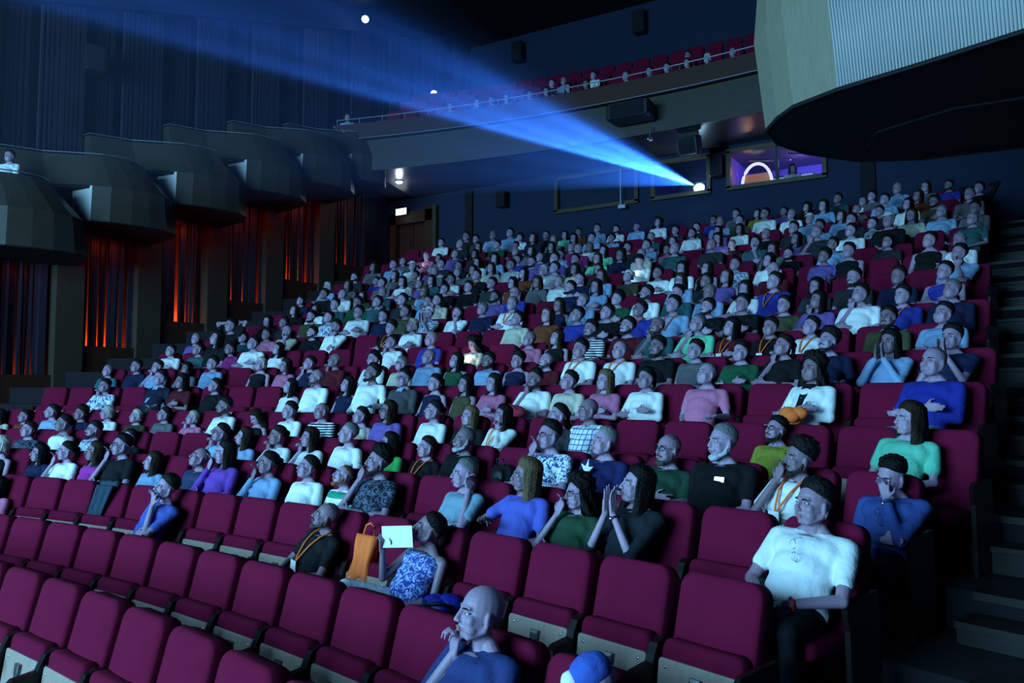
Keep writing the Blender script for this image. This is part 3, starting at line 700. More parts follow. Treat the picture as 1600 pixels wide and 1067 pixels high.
# ---------------------------------------------------------------- curved boxes on the left wall and the big one at the right
def balcony_box(P0, P1, Q1, Q2, zb, h1, h2, cx, cy, label, pale=None, ribs=None, rail=0.05):
    """faceted bulging shell: lower band P0-P1, upper band Q1-Q2 up to the rim"""
    e = obj('balcony_box', None, None, loc=(0, 0, 0), label=label, cat='theatre box', group='boxes along the left wall' if cx < 0 else None)

    def band(A, za, B, zb_, name, mat, inner=0.06):
        mb = MB()
        for i in range(len(A) - 1):
            a0, a1, b0, b1 = A[i], A[i + 1], B[i], B[i + 1]
            dx, dy = a1[0] - a0[0], a1[1] - a0[1]
            l = math.hypot(dx, dy)
            nx, ny = dy / l * inner, -dx / l * inner
            mx, my = (a0[0] + a1[0]) / 2 - cx, (a0[1] + a1[1]) / 2 - cy
            if nx * mx + ny * my > 0:
                nx, ny = -nx, -ny
            v = [(a0[0], a0[1], za), (a1[0], a1[1], za), (b1[0], b1[1], zb_), (b0[0], b0[1], zb_)]
            v2 = [(x + nx, y + ny, z) for x, y, z in v]
            mb.add(v + v2, [(0, 1, 2, 3), (4, 7, 6, 5), (0, 4, 5, 1), (2, 6, 7, 3), (0, 3, 7, 4), (1, 5, 6, 2)])
        me = mb.mesh(name)
        fix_normals(me)
        return obj(name, me, mat, e)
    i0, i1 = pale
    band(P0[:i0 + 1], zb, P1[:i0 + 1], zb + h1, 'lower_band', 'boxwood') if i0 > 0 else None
    band(P0[i0:i1 + 1], zb, P1[i0:i1 + 1], zb + h1, 'lit_front_panel', 'ribwhite' if ribs else 'litwood')  # on the left boxes this facet's brightness is in its colour
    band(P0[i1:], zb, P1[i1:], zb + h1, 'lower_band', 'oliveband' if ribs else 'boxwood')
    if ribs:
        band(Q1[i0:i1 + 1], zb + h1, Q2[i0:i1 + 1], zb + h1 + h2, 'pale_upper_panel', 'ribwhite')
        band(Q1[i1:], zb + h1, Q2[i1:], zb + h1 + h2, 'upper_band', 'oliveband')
        stp, da = ribs
        mb = MB()
        for i in range(i0, i1):
            m = max(2, int(math.hypot(P0[i + 1][0] - P0[i][0], P0[i + 1][1] - P0[i][1]) / stp))
            for j in range(m):
                t = (j + .5) / m
                f = lambda A: [A[i][q] * (1 - t) + A[i + 1][q] * t for q in (0, 1)]
                a_, b_, c_, d_ = f(P0), f(P1), f(Q1), f(Q2)
                mb.tube([(a_[0], a_[1] - .006, zb + .01), (b_[0], b_[1] - .006, zb + h1 - .01)], da, 6)
                mb.tube([(c_[0], c_[1] - .006, zb + h1), (d_[0], d_[1] - .006, zb + h1 + h2)], da, 6)
        mb.build('ribs', 'ribwhite', e, smooth=True)['kind'] = 'stuff'
    else:
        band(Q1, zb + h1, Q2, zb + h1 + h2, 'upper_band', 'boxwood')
    mb = MB()
    q = [(cx + (x - cx) * .99, cy + (y - cy) * .99) for x, y in P0]
    mb.prism(q, zb - 0.02, zb + 0.06)
    me = mb.mesh('underside')
    fix_normals(me)
    obj('underside', me, 'ceil', e)
    mb = MB()
    mb.prism([(cx + (x - cx) * .97, cy + (y - cy) * .97) for x, y in Q1], zb + h1 - 0.05, zb + h1 + 0.02)
    me = mb.mesh('box_floor')
    fix_normals(me)
    obj('box_floor', me, 'floor', e)
    rz = zb + h1 + h2 + rail
    mb = MB()
    mb.tube([(x, y, rz) for x, y in Q2], 0.013, 6)
    mb.build('handrail', 'railmetal', e)
    return e


words = ['frontmost', 'second', 'third', 'fourth', 'fifth', 'rearmost']
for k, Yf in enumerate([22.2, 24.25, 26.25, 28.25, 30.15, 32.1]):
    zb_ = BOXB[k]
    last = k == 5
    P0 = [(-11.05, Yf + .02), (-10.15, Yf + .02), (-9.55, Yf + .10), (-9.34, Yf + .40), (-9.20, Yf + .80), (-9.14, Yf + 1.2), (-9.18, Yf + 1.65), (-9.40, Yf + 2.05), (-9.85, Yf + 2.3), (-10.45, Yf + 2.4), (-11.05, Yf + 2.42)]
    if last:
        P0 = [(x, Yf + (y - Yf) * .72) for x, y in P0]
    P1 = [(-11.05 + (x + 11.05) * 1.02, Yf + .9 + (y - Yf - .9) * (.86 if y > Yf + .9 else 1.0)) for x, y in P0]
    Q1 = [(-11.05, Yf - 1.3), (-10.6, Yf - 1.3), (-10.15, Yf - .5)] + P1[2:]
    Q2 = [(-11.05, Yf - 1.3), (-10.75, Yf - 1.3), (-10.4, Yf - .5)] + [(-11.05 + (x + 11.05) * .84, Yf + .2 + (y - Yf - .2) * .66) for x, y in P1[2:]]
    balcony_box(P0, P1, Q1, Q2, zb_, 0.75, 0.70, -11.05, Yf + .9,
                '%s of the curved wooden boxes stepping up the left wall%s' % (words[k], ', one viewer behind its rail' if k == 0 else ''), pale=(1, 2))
pts = [(8.39, 22.3), (7.1, 22.82), (6.36, 23.09), (5.55, 23.35), (5.06, 23.61), (4.83, 23.88), (4.61, 24.25), (4.61, 24.8), (4.82, 25.38), (5.32, 26.08), (6.05, 26.45), (7.15, 26.55), (8.39, 26.6)]
P1 = [(8.39 + (x - 8.39) * 1.03, 24.5 + (y - 24.5) * 1.0) for x, y in pts]
P2 = [(8.39 + (x - 8.39) * .97, 24.5 + (y - 24.5) * .88) for x, y in pts]
rb = balcony_box(pts, P1, P1, P2, 5.0, 1.07, 2.6, 8.39, 24.5, 'large curved balcony box with pale ribbed front jutting from the right wall', pale=(0, 3), ribs=(.030, .0085))
mb = MB()      # recessed stair soffit below it
mb.prism([(8.38, 24.6), (6.5, 24.5), (5.7, 24.9), (5.5, 25.5), (6.0, 26.1), (8.38, 26.3)], 4.955, 4.99)
me = mb.mesh('recessed_soffit')
fix_normals(me)
obj('recessed_soffit', me, 'ceil', rb)
mb = MB()
mb.tube([(x, y, 4.99) for x, y in pts], 0.022, 6)
mb.build('metal_edge', 'black', rb)

# ---------------------------------------------------------------- rear balcony
bal = obj('theatre_balcony', None, None, label='long curved wooden balcony across the back of the hall above the windows', cat='balcony')
TA, TB = R(-17.6), R(14.2)
mb = MB()
sector(mb, 33.95, 40.4, R(-16.0), R(12.2), 8.70, 8.80, 30)
mb.build('soffit', 'soffit', bal)
mb = MB()
sector(mb, 33.95, 34.06, TA, TB, 8.66, 9.60, 30)
mb.build('front_panel', 'boxwood', bal)
mb = MB()
sector(mb, 33.80, 34.10, TA, TB, 9.62, 10.10, 30)
mb.build('upper_ledge', 'redwood', bal)
mb = MB()
mb.tube([(x, y, 10.27) for x, y in arc(33.85, TA, TB, 40)], 0.018, 6)
mb.tube([(x, y, 9.63) for x, y in arc(33.78, TA, TB, 40)], 0.014, 6)
for x, y in arc(33.85, TA, TB, 26):
    mb.cap((x, y, 10.1), (x, y, 10.27), 0.01, n=6)
mb.build('handrail', 'railmetal', bal)
BZ = [9.62, 10.27, 10.92, 11.57]
mb = MB()
for k, z in enumerate(BZ):
    sector(mb, 34.15 + k, 35.15 + k + (2 if k == 3 else 0), TA, TB, 8.82, z, 24)
mb.build('seating_tiers', 'floor', bal)


# ---------------------------------------------------------------- equipment on walls, balcony and ceiling
def box_thing(name, loc, d, label, cat, rz=0, rx=0, group=None, grille=True, bracket=None):
    e = obj(name, None, None, loc=loc, label=label, cat=cat, group=group)
    q = MB()
    b = 0.12
    x, y, z = d[0] / 2, d[1] / 2, d[2] / 2
    o = [(-x, -z * (1 - b)), (-x * (1 - b), -z), (x * (1 - b), -z), (x, -z * (1 - b)), (x, z * (1 - b)), (x * (1 - b), z), (-x * (1 - b), z), (-x, z * (1 - b))]
    q.loops([[(px * .92, -y, pz * .92) for px, pz in o], [(px, -y * .8, pz) for px, pz in o], [(px * .96, y, pz * .96) for px, pz in o]])
    if rx or rz:
        q.xform(Matrix.Rotation(rz, 4, 'Z') @ Matrix.Rotation(rx, 4, 'X'))
    me = q.mesh('cabinet')
    fix_normals(me)
    obj('cabinet', me, 'black', e)
    if grille:
        q = MB()
        q.box((0, -y - 0.006, 0), (d[0] * .78, 0.012, d[2] * .86))
        if rx or rz:
            q.xform(Matrix.Rotation(rz, 4, 'Z') @ Matrix.Rotation(rx, 4, 'X'))
        q.build('grille', 'ceil', e)
    if bracket:
        q = MB()
        q.box(bracket[0], bracket[1])
        q.build('bracket', 'black', e)
    return e


box_thing('loudspeaker', (-6.61, WY - 0.22, 8.12), (0.34, 0.3, 0.52), 'small black loudspeaker on the blue wall left of the dark window', 'loudspeaker', bracket=((0, .17, 0), (.08, .1, .1)))
box_thing('loudspeaker', (0.37, WY - 0.22, 8.12), (0.34, 0.3, 0.62), 'small black loudspeaker between the projector window and lit booth window', 'loudspeaker', bracket=((0, .17, 0), (.08, .1, .1)))
box_thing('loudspeaker', (-8.6, 40.2, 15.0), (0.45, 0.4, 0.75), 'black loudspeaker high on the upper back wall, nearest its left corner', 'loudspeaker', bracket=((0, .2, 0), (.1, .12, .1)))
box_thing('loudspeaker', (-3.6, 40.2, 14.9), (0.45, 0.4, 0.8), 'black loudspeaker high on upper back wall above the balcony seats', 'loudspeaker', bracket=((0, .2, 0), (.1, .12, .1)))
box_thing('loudspeaker', (-10.66, 24.95, 9.6), (0.42, 0.38, 0.6), 'dark loudspeaker on the slatted upper left wall near its front end', 'loudspeaker', rz=R(70), bracket=((-.16, 0, 0), (.14, .08, .08)))
box_thing('loudspeaker', (-10.6, 34.0, 12.2), (0.42, 0.38, 0.7), 'dark loudspeaker on the slatted left wall beside the rear balcony', 'loudspeaker', rz=R(70), bracket=((-.2, 0, 0), (.2, .08, .08)))
box_thing('loudspeaker', (0.12, 34.5, 8.34), (0.56, 0.42, 0.46), 'black loudspeaker hanging under the balcony beside the bright reflection', 'loudspeaker', rx=R(18), bracket=((0, 0, .27), (.5, .06, .16)))
box_thing('stage_projector', (-1.05, 33.45, 9.12), (1.15, 0.6, 0.42), 'black boxy projector mounted on the front of the rear balcony', 'projector', rz=R(3), bracket=((0, .35, 0), (.4, .2, .2)))
e = obj('security_camera', None, None, loc=(-0.66, 33.75, 8.42), label='small metal camera hanging under the balcony front', cat='camera')
q = MB()
q.cap((0, 0, .32), (0, 0, .08), .02, n=8)
q.build('stem', 'steel', e)
q = MB()
q.cap((0, -.08, 0), (0, .06, .04), .055, n=10)
q.build('camera_body', 'steel', e)
e = obj('pendant_pipe', None, None, loc=(-2.48, WY - .25, 7.35), label='thin pale vertical pipe in front of the dark window', cat='pipe')
q = MB()
q.cap((0, 0, 0), (0, 0, 1.1), .022, n=8)
q.box((0.05, 0, 0), (.22, .1, .1))
q.build('pipe', 'railmetal', e)

for nm, loc, to, lab, pw in (('ceiling_spotlight', (-10.55, 33.79, 14.18), (-4, 25, 6), 'bright spotlight high on the left wall near the ceiling', 30),
                             ('ceiling_spotlight', (-10.35, 37.2, 12.75), (-4, 30, 8), 'small bright lamp at left end of the rear balcony', 10)):
    e = obj(nm, None, None, loc=loc, label=lab, cat='spotlight', mw=None)
    m3 = aim(loc, to).to_matrix().to_4x4()
    q = MB()
    q.loops([[(.13 * math.cos(a), .13 * math.sin(a), 0) for a in np.linspace(0, 2 * PI, 17)[:-1]], [(.10 * math.cos(a), .10 * math.sin(a), .22) for a in np.linspace(0, 2 * PI, 17)[:-1]]])
    q.xform(m3)
    me = q.mesh('housing')
    fix_normals(me)
    obj('housing', me, 'black', e)
    q = MB()
    q.ell((0, 0, -0.02), (.115, .115, .04))
    q.xform(m3)
    q.build('lens', 'lamp', e)
    light('spot_glow', 'SPOT', Vector(loc) + (Vector(to) - Vector(loc)).normalized() * .12, aim(loc, to), pw, (.6, .8, 1.0), spot_size=R(100), spot_blend=.6, shadow_soft_size=.08)

e = obj('ceiling_downlight', None, None, loc=(-9.35, 34.15, 8.69), label='round downlight in the soffit above the exit door', cat='ceiling light')
q = MB()
q.tube([(.12 * math.cos(a), .12 * math.sin(a), -.01) for a in np.linspace(0, 2 * PI, 17)[:-1]], .02, 6, closed=True)
q.build('ring', 'steel', e)
q = MB()
q.ell((0, 0, -.03), (.11, .11, .05))
q.build('bulb', 'lamp', e)
light('downlight_glow', 'POINT', (-9.35, 34.15, 8.45), (0, 0, 0), 10, (.75, .88, 1.0), shadow_soft_size=.1)

# ---------------------------------------------------------------- the film projector, its light and the haze it crosses
LENS = Vector((-0.26, 36.02, 7.69))
e = obj('film_projector', None, None, loc=(-0.26, 36.96, 7.62), label='film projector with glaring white-blue lens in the booth window', cat='projector')
q = MB()
q.box((0, .1, 0), (.7, .9, .42))
q.box((-.1, .1, .26), (.4, .5, .12))
q.build('casing', 'black', e)
q = MB()
q.loops([[(.15 * math.cos(a), -.36, .07 + .15 * math.sin(a)) for a in np.linspace(0, 2 * PI, 17)[:-1]], [(.17 * math.cos(a), -.62, .07 + .17 * math.sin(a)) for a in np.linspace(0, 2 * PI, 17)[:-1]]], caps=False)
q.build('lens_barrel', 'black', e)
q = MB()
q.ell((0, -.60, .07), (.15, .03, .12))
q.build('lens', 'lens', e)
light('projector_bounce', 'POINT', (-0.26, 36.0, 7.75), (0, 0, 0), 14, (.35, .6, 1.0), shadow_soft_size=.12)

SC = [(-8.4, 3.0, 0.6), (1.9, 3.0, 0.6), (1.9, 3.0, 6.9), (-8.4, 3.0, 6.9)]     # picture area on the screen
d = bpy.data.lights.new('projector_beam', 'SPOT')
d.energy = 66000
d.color = (0.035, 0.20, 1.0)
d.spot_size = R(30)
d.spot_blend = 0.15
d.shadow_soft_size = 0.03
d.use_nodes = True
nt = d.node_tree
em = nt.nodes['Emission']
tc = N(nt, 'ShaderNodeTexCoord')
sp = N(nt, 'ShaderNodeSeparateXYZ')
nt.links.new(tc.outputs['Normal'], sp.inputs[0])
dv = []
for ax in ('X', 'Y'):
    q = N(nt, 'ShaderNodeMath', operation='DIVIDE')
    nt.links.new(sp.outputs[ax], q.inputs[0])
    nt.links.new(sp.outputs['Z'], q.inputs[1])
    dv.append(q)
cb = N(nt, 'ShaderNodeCombineXYZ')
nt.links.new(dv[0].outputs[0], cb.inputs[0])
nt.links.new(dv[1].outputs[0], cb.inputs[1])
ns = N(nt, 'ShaderNodeTexNoise')
ns.inputs['Scale'].default_value = 34
ns.inputs['Detail'].default_value = 3
nt.links.new(cb.outputs[0], ns.inputs['Vector'])
cr = N(nt, 'ShaderNodeMapRange')
cr.inputs['From Min'].default_value = 0.38
cr.inputs['From Max'].default_value = 0.64
cr.inputs['To Min'].default_value = 0.12
cr.inputs['To Max'].default_value = 2.4
nt.links.new(ns.outputs['Fac'], cr.inputs['Value'])
# the film frame: a bright diagonal band of the picture, dimmer elsewhere
_rot = aim(LENS, (sum(p[0] for p in SC) / 4, 3, sum(p[2] for p in SC) / 4)).to_matrix().inverted()


def uv(p):
    v = _rot @ (Vector(p) - LENS)
    return v.x / v.z, v.y / v.z


def lin(p1, p2):
    (x1, y1), (x2, y2) = uv(p1), uv(p2)
    a, b_ = y2 - y1, x1 - x2
    l = math.hypot(a, b_)
    return a / l, b_ / l, (a * x1 + b_ * y1) / l


la, lb, lc = lin((1, 3, 2.7), (-3, 3, 4.4))
ha, hb, hc_ = lin((3.1, 3, 4.6), (0.6, 3, 6.2))
mu, mv_ = uv((0.6, 3, 3.9))


def side_of(a, b_, c_, soft):
    d1 = N(nt, 'ShaderNodeVectorMath', operation='DOT_PRODUCT')
    nt.links.new(cb.outputs[0], d1.inputs[0])
    d1.inputs[1].default_value = (a, b_, 0)
    s_ = 1 if a * mu + b_ * mv_ > c_ else -1
    mr = N(nt, 'ShaderNodeMapRange')
    mr.inputs['From Min'].default_value = c_ - s_ * soft
    mr.inputs['From Max'].default_value = c_ + s_ * soft
    nt.links.new(d1.outputs['Value'], mr.inputs['Value'])
    return mr


s1, s2 = side_of(la, lb, lc, .004), side_of(ha, hb, hc_, .014)
mm = N(nt, 'ShaderNodeMath', operation='MULTIPLY')
nt.links.new(s1.outputs[0], mm.inputs[0])
nt.links.new(s2.outputs[0], mm.inputs[1])
ml = N(nt, 'ShaderNodeMath', operation='MULTIPLY_ADD')
nt.links.new(mm.outputs[0], ml.inputs[0])
ml.inputs[1].default_value = 1.5
ml.inputs[2].default_value = 0.17
m2 = N(nt, 'ShaderNodeMath', operation='MULTIPLY')
nt.links.new(ml.outputs[0], m2.inputs[0])
nt.links.new(cr.outputs[0], m2.inputs[1])
last = m2
for p1, p2 in ((SC[0], SC[1]), (SC[1], SC[2]), (SC[2], SC[3]), (SC[3], SC[0])):
    mr = side_of(*lin(p1, p2), .0015)
    mq = N(nt, 'ShaderNodeMath', operation='MULTIPLY')
    nt.links.new(last.outputs[0], mq.inputs[0])
    nt.links.new(mr.outputs[0], mq.inputs[1])
    last = mq
nt.links.new(last.outputs[0], em.inputs['Strength'])
o = bpy.data.objects.new('projector_beam', d)
COL.objects.link(o)
o.location = LENS
o.rotation_euler = aim(LENS, (sum(p[0] for p in SC) / 4, 3, sum(p[2] for p in SC) / 4))

mb = MB()
near = [(LENS.x + (p[0] - LENS.x) * 0.003, LENS.y + (p[1] - LENS.y) * 0.003, LENS.z + (p[2] - LENS.z) * .003) for p in SC]
mb.loops([near, SC])
me = mb.mesh('haze')
fix_normals(me)
hz, nt, b = new_mat('lit_haze')
nt.nodes.remove(b)
vs = N(nt, 'ShaderNodeVolumeScatter')
vs.inputs['Color'].default_value = (0.75, 0.85, 1, 1)
vs.inputs['Density'].default_value = 0.020
vs.inputs['Anisotropy'].default_value = 0.25
nt.links.new(vs.outputs[0], nt.nodes['Material Output'].inputs['Volume'])
tc = N(nt, 'ShaderNodeTexCoord')
sp = N(nt, 'ShaderNodeSeparateXYZ')
nt.links.new(tc.outputs['Object'], sp.inputs[0])
mr = N(nt, 'ShaderNodeMapRange')
mr.inputs['From Min'].default_value = 23.0
mr.inputs['From Max'].default_value = 36.0
mr.inputs['To Min'].default_value = 0.0065
mr.inputs['To Max'].default_value = 0.034
nt.links.new(sp.outputs['Y'], mr.inputs['Value'])
nt.links.new(mr.outputs[0], vs.inputs['Density'])
o = obj('haze', me, hz, label='streaky blue beam of projector light crossing the hazy air', cat='light beam', kind='stuff')

# ---------------------------------------------------------------- cinema seats
def slab(mb, w, h, t, rc, bev, bulge=0.0, n=5, m=None, top_only=True):
    """rounded-corner padded slab in the xz plane, front towards +y"""
    pts = []
    def corner(cx, cz, a0):
        for k in range(n + 1):
            a = a0 + PI / 2 * k / n
            pts.append((cx + math.cos(a), cz + math.sin(a), a))
    r2 = rc if not top_only else rc * .35
    ol = []
    for (cx, cz, a0, r_) in ((w / 2 - rc, h - rc, 0, rc), (-w / 2 + rc, h - rc, PI / 2, rc), (-w / 2 + r2, r2, PI, r2), (w / 2 - r2, r2, 1.5 * PI, r2)):
        for k in range(n + 1):
            a = a0 + PI / 2 * k / n
            ol.append((cx + r_ * math.cos(a), cz + r_ * math.sin(a)))
    def inset(f, y):
        return [(x * (1 - f / (w / 2)), y, h / 2 + (z - h / 2) * (1 - f / (h / 2))) for x, z in ol]
    L = [inset(bev * 1.6, -t / 2), inset(bev * .3, -t / 2 + bev * .4), inset(0, -t / 2 + bev), inset(0, t / 2 - bev), inset(bev * .3, t / 2 - bev * .4), inset(bev * 1.3, t / 2)]
    if bulge:
        L += [inset(w * .22, t / 2 + bulge * .7), inset(w * .36, t / 2 + bulge)]
    q = MB()
    q.loops(L)
    if m is not None:
        q.xform(m)
    for v in q.V:
        pass
    base = mb.n
    mb.V += q.V
    mb.F += [tuple(i + base for i in f) for f in q.F]
    mb.n += q.n
    return mb


def mk(fn, name, smooth=True):
    q = MB()
    fn(q)
    me = q.mesh(name, smooth)
    fix_normals(me)
    return me


LEAN = R(15)
MBACK = Matrix.Translation((0, -0.005, 0.36)) @ Matrix.Rotation(LEAN, 4, 'X')
ME = {}
ME['backrest'] = mk(lambda q: slab(q, .488, .655, .14, .080, .024, .018, m=MBACK), 'backrest')
ME['cushion_up'] = mk(lambda q: slab(q, .475, .395, .13, .05, .028, .0, m=Matrix.Translation((0, .070, .292)) @ Matrix.Rotation(R(8), 4, 'X')), 'folded_cushion')
ME['cushion_down'] = mk(lambda q: slab(q, .47, .46, .11, .06, .035, .012, m=Matrix.Translation((0, .02, .395)) @ Matrix.Rotation(R(-87), 4, 'X') @ Matrix.Scale(-1, 4, (0, 1, 0))), 'cushion')
MP = Matrix.Translation((0, .134, .285)) @ Matrix.Rotation(R(8), 4, 'X')


def panel(q):
    slab(q, .475, .315, .026, .02, .006, m=MP, top_only=False)


ME['panel'] = mk(panel, 'front_panel', False)


def bracket(q):
    a = [(-.036, .262), (.036, .262), (.032, .215), (.014, .170), (-.014, .170), (-.032, .215)]
    q.loops([[(x, .013, z) for x, z in a], [(x * .9, .032, z) for x, z in a], [(x * .6, .036, .22 + (z - .22) * .6) for x, z in a]])
    q.xform(MP)


ME['bracket'] = mk(bracket, 'bracket', False)


def screws(q):
    for x in (-.19, .19):
        q.ell((x, .013, .275), (.009, .004, .009), n=8, k=5)
    q.xform(MP)


ME['screws'] = mk(screws, 'screws')


def arm(q):
    prof = [(-.08, .60), (-.04, .655), (.03, .675), (.085, .655), (.115, .60), (.13, .565), (.26, .550), (.282, .53), (.280, .495), (.25, .485), (.12, .465), (.07, .40), (.05, .0), (-.08, .0)]
    for s in (.28,):
        q.loops([[(s - .026, y, z) for y, z in prof], [(s + .026, y, z) for y, z in prof]])


ME['armrest'] = mk(arm, 'armrest', False)


def tip(q):
    q.box((.28, .284, .512), (.05, .012, .03))


ME['tip'] = mk(tip, 'armrest_tip', False)


def endp(q):
    prof = [(-.12, .66), (.20, .655), (.25, .60), (.22, .50), (.20, .0), (-.14, .0)]
    q.loops([[(-.292 - .018, y, z) for y, z in prof], [(-.292 + .012, y, z) for y, z in prof]])


ME['end_panel'] = mk(endp, 'end_panel', False)


def seat_obj(r, i, occupied, label):
    x, y, th = seat_pos(r, i)
    e = obj('cinema_seat', None, None, loc=(x, y, ROWS[r]['Z']), rz=PI - th, label=label, cat='seat', group='red seats of the stalls')
    obj('backrest', ME['backrest'], 'seat', e)
    if occupied:
        obj('seat_cushion', ME['cushion_down'], 'seat', e)
    else:
        obj('seat_cushion', ME['cushion_up'], 'seat', e)
        if r <= 9:
            p = obj('front_panel', ME['panel'], 'oak', e)
            if r <= 7:
                obj('bracket', ME['bracket'], 'bracket', p)
                obj('screw', ME['screws'], 'steel', p)
    if r <= 8:
        a = obj('armrest', ME['armrest'], 'armwood', e)
        if r <= 5:
            obj('armrest_tip', ME['tip'], 'bracket', a)
    if i == ROWS[r]['i1']:
        obj('end_panel', ME['end_panel'], 'armwood', e)
    return e


COLN = {'W': 'white', 'B': 'black', 'N': 'navy', 'U': 'bright blue', 'L': 'light blue', 'G': 'grey', 'E': 'green', 'T': 'teal', 'P': 'pink',
        'M': 'magenta', 'R': 'dark red', 'Y': 'yellow', 'O': 'rust orange', 'V': 'violet', 'K': 'olive', 'C': 'cream', 'A': 'charcoal', 'X': 'mint green',
        'S': 'black and white striped', 'F': 'blue and white patterned', 'D': 'dark printed', 'H': 'green and white striped', 'J': 'blue floral',
        'J2': 'navy jacket over light blue', 'A2': 'grey jacket over light blue', 'B3': 'white shirt over black'}
STUFF_FROM = 13
stuff = MB()
for r in range(1, 20):
    q = ROWS[r]
    occ = {p[0]: p for p in q['P']}
    for i in range(q['i0'], q['i1'] + 1):
        nr = q['i1'] - i + 1
        if r < STUFF_FROM:
            if i in occ:
                if r > 9 and False:
                    continue
                lab = 'red seat with a viewer sitting in it, %s row, %s from right aisle' % (ORD[r], ORD[nr])
            else:
                lab = 'empty red tip-up seat, %s row, %s from the right aisle' % (ORD[r], ORD[nr])
            seat_obj(r, i, i in occ, lab)
        else:
            x, y, th = seat_pos(r, i)
            mw = np.array(Matrix.Translation((x, y, q['Z'])) @ Matrix.Rotation(PI - th, 4, 'Z'))
            for nm in ('backrest', 'cushion_down' if i in occ else 'cushion_up'):
                me = ME[nm]
                V = np.empty(len(me.vertices) * 3)
                me.vertices.foreach_get('co', V)
                V = V.reshape(-1, 3) @ mw[:3, :3].T + mw[:3, 3]
                stuff.add(V, [tuple(p.vertices) for p in me.polygons])
for k in range(4):
    Rr = 35.0 + k
    n = int(0.52 * Rr / .58)
    for i in range(n):
        th = R(-16.6) + (i + .5) * .58 / Rr
        if th > R(6.5):
            break
        mw = np.array(Matrix.Translation((Rr * math.sin(th), Rr * math.cos(th), BZ[k])) @ Matrix.Rotation(PI - th, 4, 'Z'))
        me = ME['backrest']
        V = np.empty(len(me.vertices) * 3)
        me.vertices.foreach_get('co', V)
        V = V.reshape(-1, 3) @ mw[:3, :3].T + mw[:3, 3]
        stuff.add(V, [tuple(p.vertices) for p in me.polygons])
stuff.build('cinema_seat_rows', 'seat', None, True, label='dim red seats of the rearmost stalls rows and the balcony tiers', cat='seat', kind='stuff', group='red seats of the stalls')

# ---------------------------------------------------------------- people
V3 = lambda *a: np.array(a, float)


def hand(mb, Wp, d, n, sx, curl=.5, fine=True, spread=1.0):
    d = d / np.linalg.norm(d)
    n = n - d * np.dot(n, d)
    n /= np.linalg.norm(n)
    side = np.cross(d, n) * sx
    rr = 1.0 if fine else 1.35
    lens = [.040, .046, .043, .034]
    for k in range(4):
        off = (1.5 - k) * .0195 * spread
        kn = Wp + d * (.088 - abs(k - 1.2) * .004) + side * off
        mb.cap(Wp + side * off * .55 - d * .005, kn, .0135 * rr, .0115 * rr, 7)
        p = kn
        dirv = d.copy()
        for s in range(3):
            a = curl * (.75, 1.1, .7)[s]
            c, sn = math.cos(a), math.sin(a)
            nn = n * c - dirv * sn if s else n * c - dirv * sn
            dirv = dirv * c + n * sn
            n_ = nn
            q = p + dirv * lens[k] * (1, .68, .55)[s]
            mb.cap(p, q, (.0088, .0080, .0072)[s] * rr, (.0080, .0072, .0062)[s] * rr, 7)
            p = q
            # rotate the palm normal with the finger
            if s < 2:
                n_s = n_
                n_loc = n_s / np.linalg.norm(n_s)
                n = n_loc
        n = np.cross(side * sx, d) * -1
        n = n / np.linalg.norm(n)
        if np.dot(n, np.cross(d, side * sx)) < 0:
            pass
    n0 = np.cross(side * sx, d)
    n0 /= np.linalg.norm(n0)
    b = Wp + d * .022 + side * .026
    m = b + (d * .55 + side * .75 + n0 * .25 * (1 if curl > 0 else 1)) * .040
    t = m + (d * .85 + side * .25 + n0 * .35) * .034
    mb.cap(b, m, .0125 * rr, .0105 * rr, 7)
    mb.cap(m, t, .0102 * rr, .0085 * rr, 7)


ARMS = {
    # elbow, wrist, finger direction, palm normal, curl  (x is outward for each arm)
    'lap': ((.235, .11, .655), (.085, .335, .585), (-.75, .55, -.25), (0, -.2, -1), .35),
    'lap2': ((.235, .10, .655), (.065, .330, .615), (-.9, .35, -.1), (0, -.1, -1), .45),
    'lapf': ((.262, .190, .665), (.075, .400, .640), (-.8, .45, -.25), (0, -.2, -1), .4),
    'rest': ((.270, .07, .665), (.285, .320, .675), (-.1, 1, -.2), (0, 0, -1), .35),
    'chin': ((.175, .275, .665), (.045, .168, .930), (-.15, -.10, .98), (-.2, -1, .0), 1.15),
    'mouth': ((.180, .285, .690), (.055, .215, .950), (-.25, -.22, .95), (-.1, -1, .0), .55),
    'ear': ((.250, .245, .700), (.150, .120, .975), (-.15, -.10, 1.0), (-1, -.1, 0), .75),
    'across': ((.240, .12, .660), (-.060, .290, .690), (-1, .05, .1), (0, -1, 0), .35),
    'fold': ((.240, .13, .690), (-.050, .265, .745), (-1, -.1, .05), (0, -1, 0), .3),
    'pray': ((.190, .270, .690), (.036, .300, .940), (-.08, -.18, 1.0), (-1, 0, 0), .12),
    'up': ((.340, .030, 1.160), (.120, -.060, 1.170), (-1, -.2, .1), (0, 1, 0), .4),
    'phone': ((.225, .130, .680), (.055, .345, .760), (-.35, .5, .6), (-.5, -.5, .3), .7),
    'hold': ((.255, .225, .700), (.200, .330, .930), (-.2, .1, .95), (-1, .1, 0), 1.1),
    'wave': ((.300, .210, .760), (.120, .400, .800), (-.8, .55, .1), (0, 0, -1), .3),
}
POSES = {
    'lap': ('lap', 'lap2'), 'lapf': ('lapf', 'lapf'), 'chinR': ('chin', 'across'), 'chinL': ('across', 'chin'), 'mouthR': ('mouth', 'across'), 'mouthL': ('across', 'mouth'),
    'earR': ('ear', 'across'), 'earL': ('across', 'ear'), 'fold': ('fold', 'across'), 'rest': ('rest', 'lap'), 'restL': ('lap', 'rest'), 'pray': ('pray', 'pray'), 'up': ('up', 'up'),
    'phone': ('phone', 'phone'), 'hold': ('hold', 'lap'), 'wave': ('wave', 'lap2'),
}


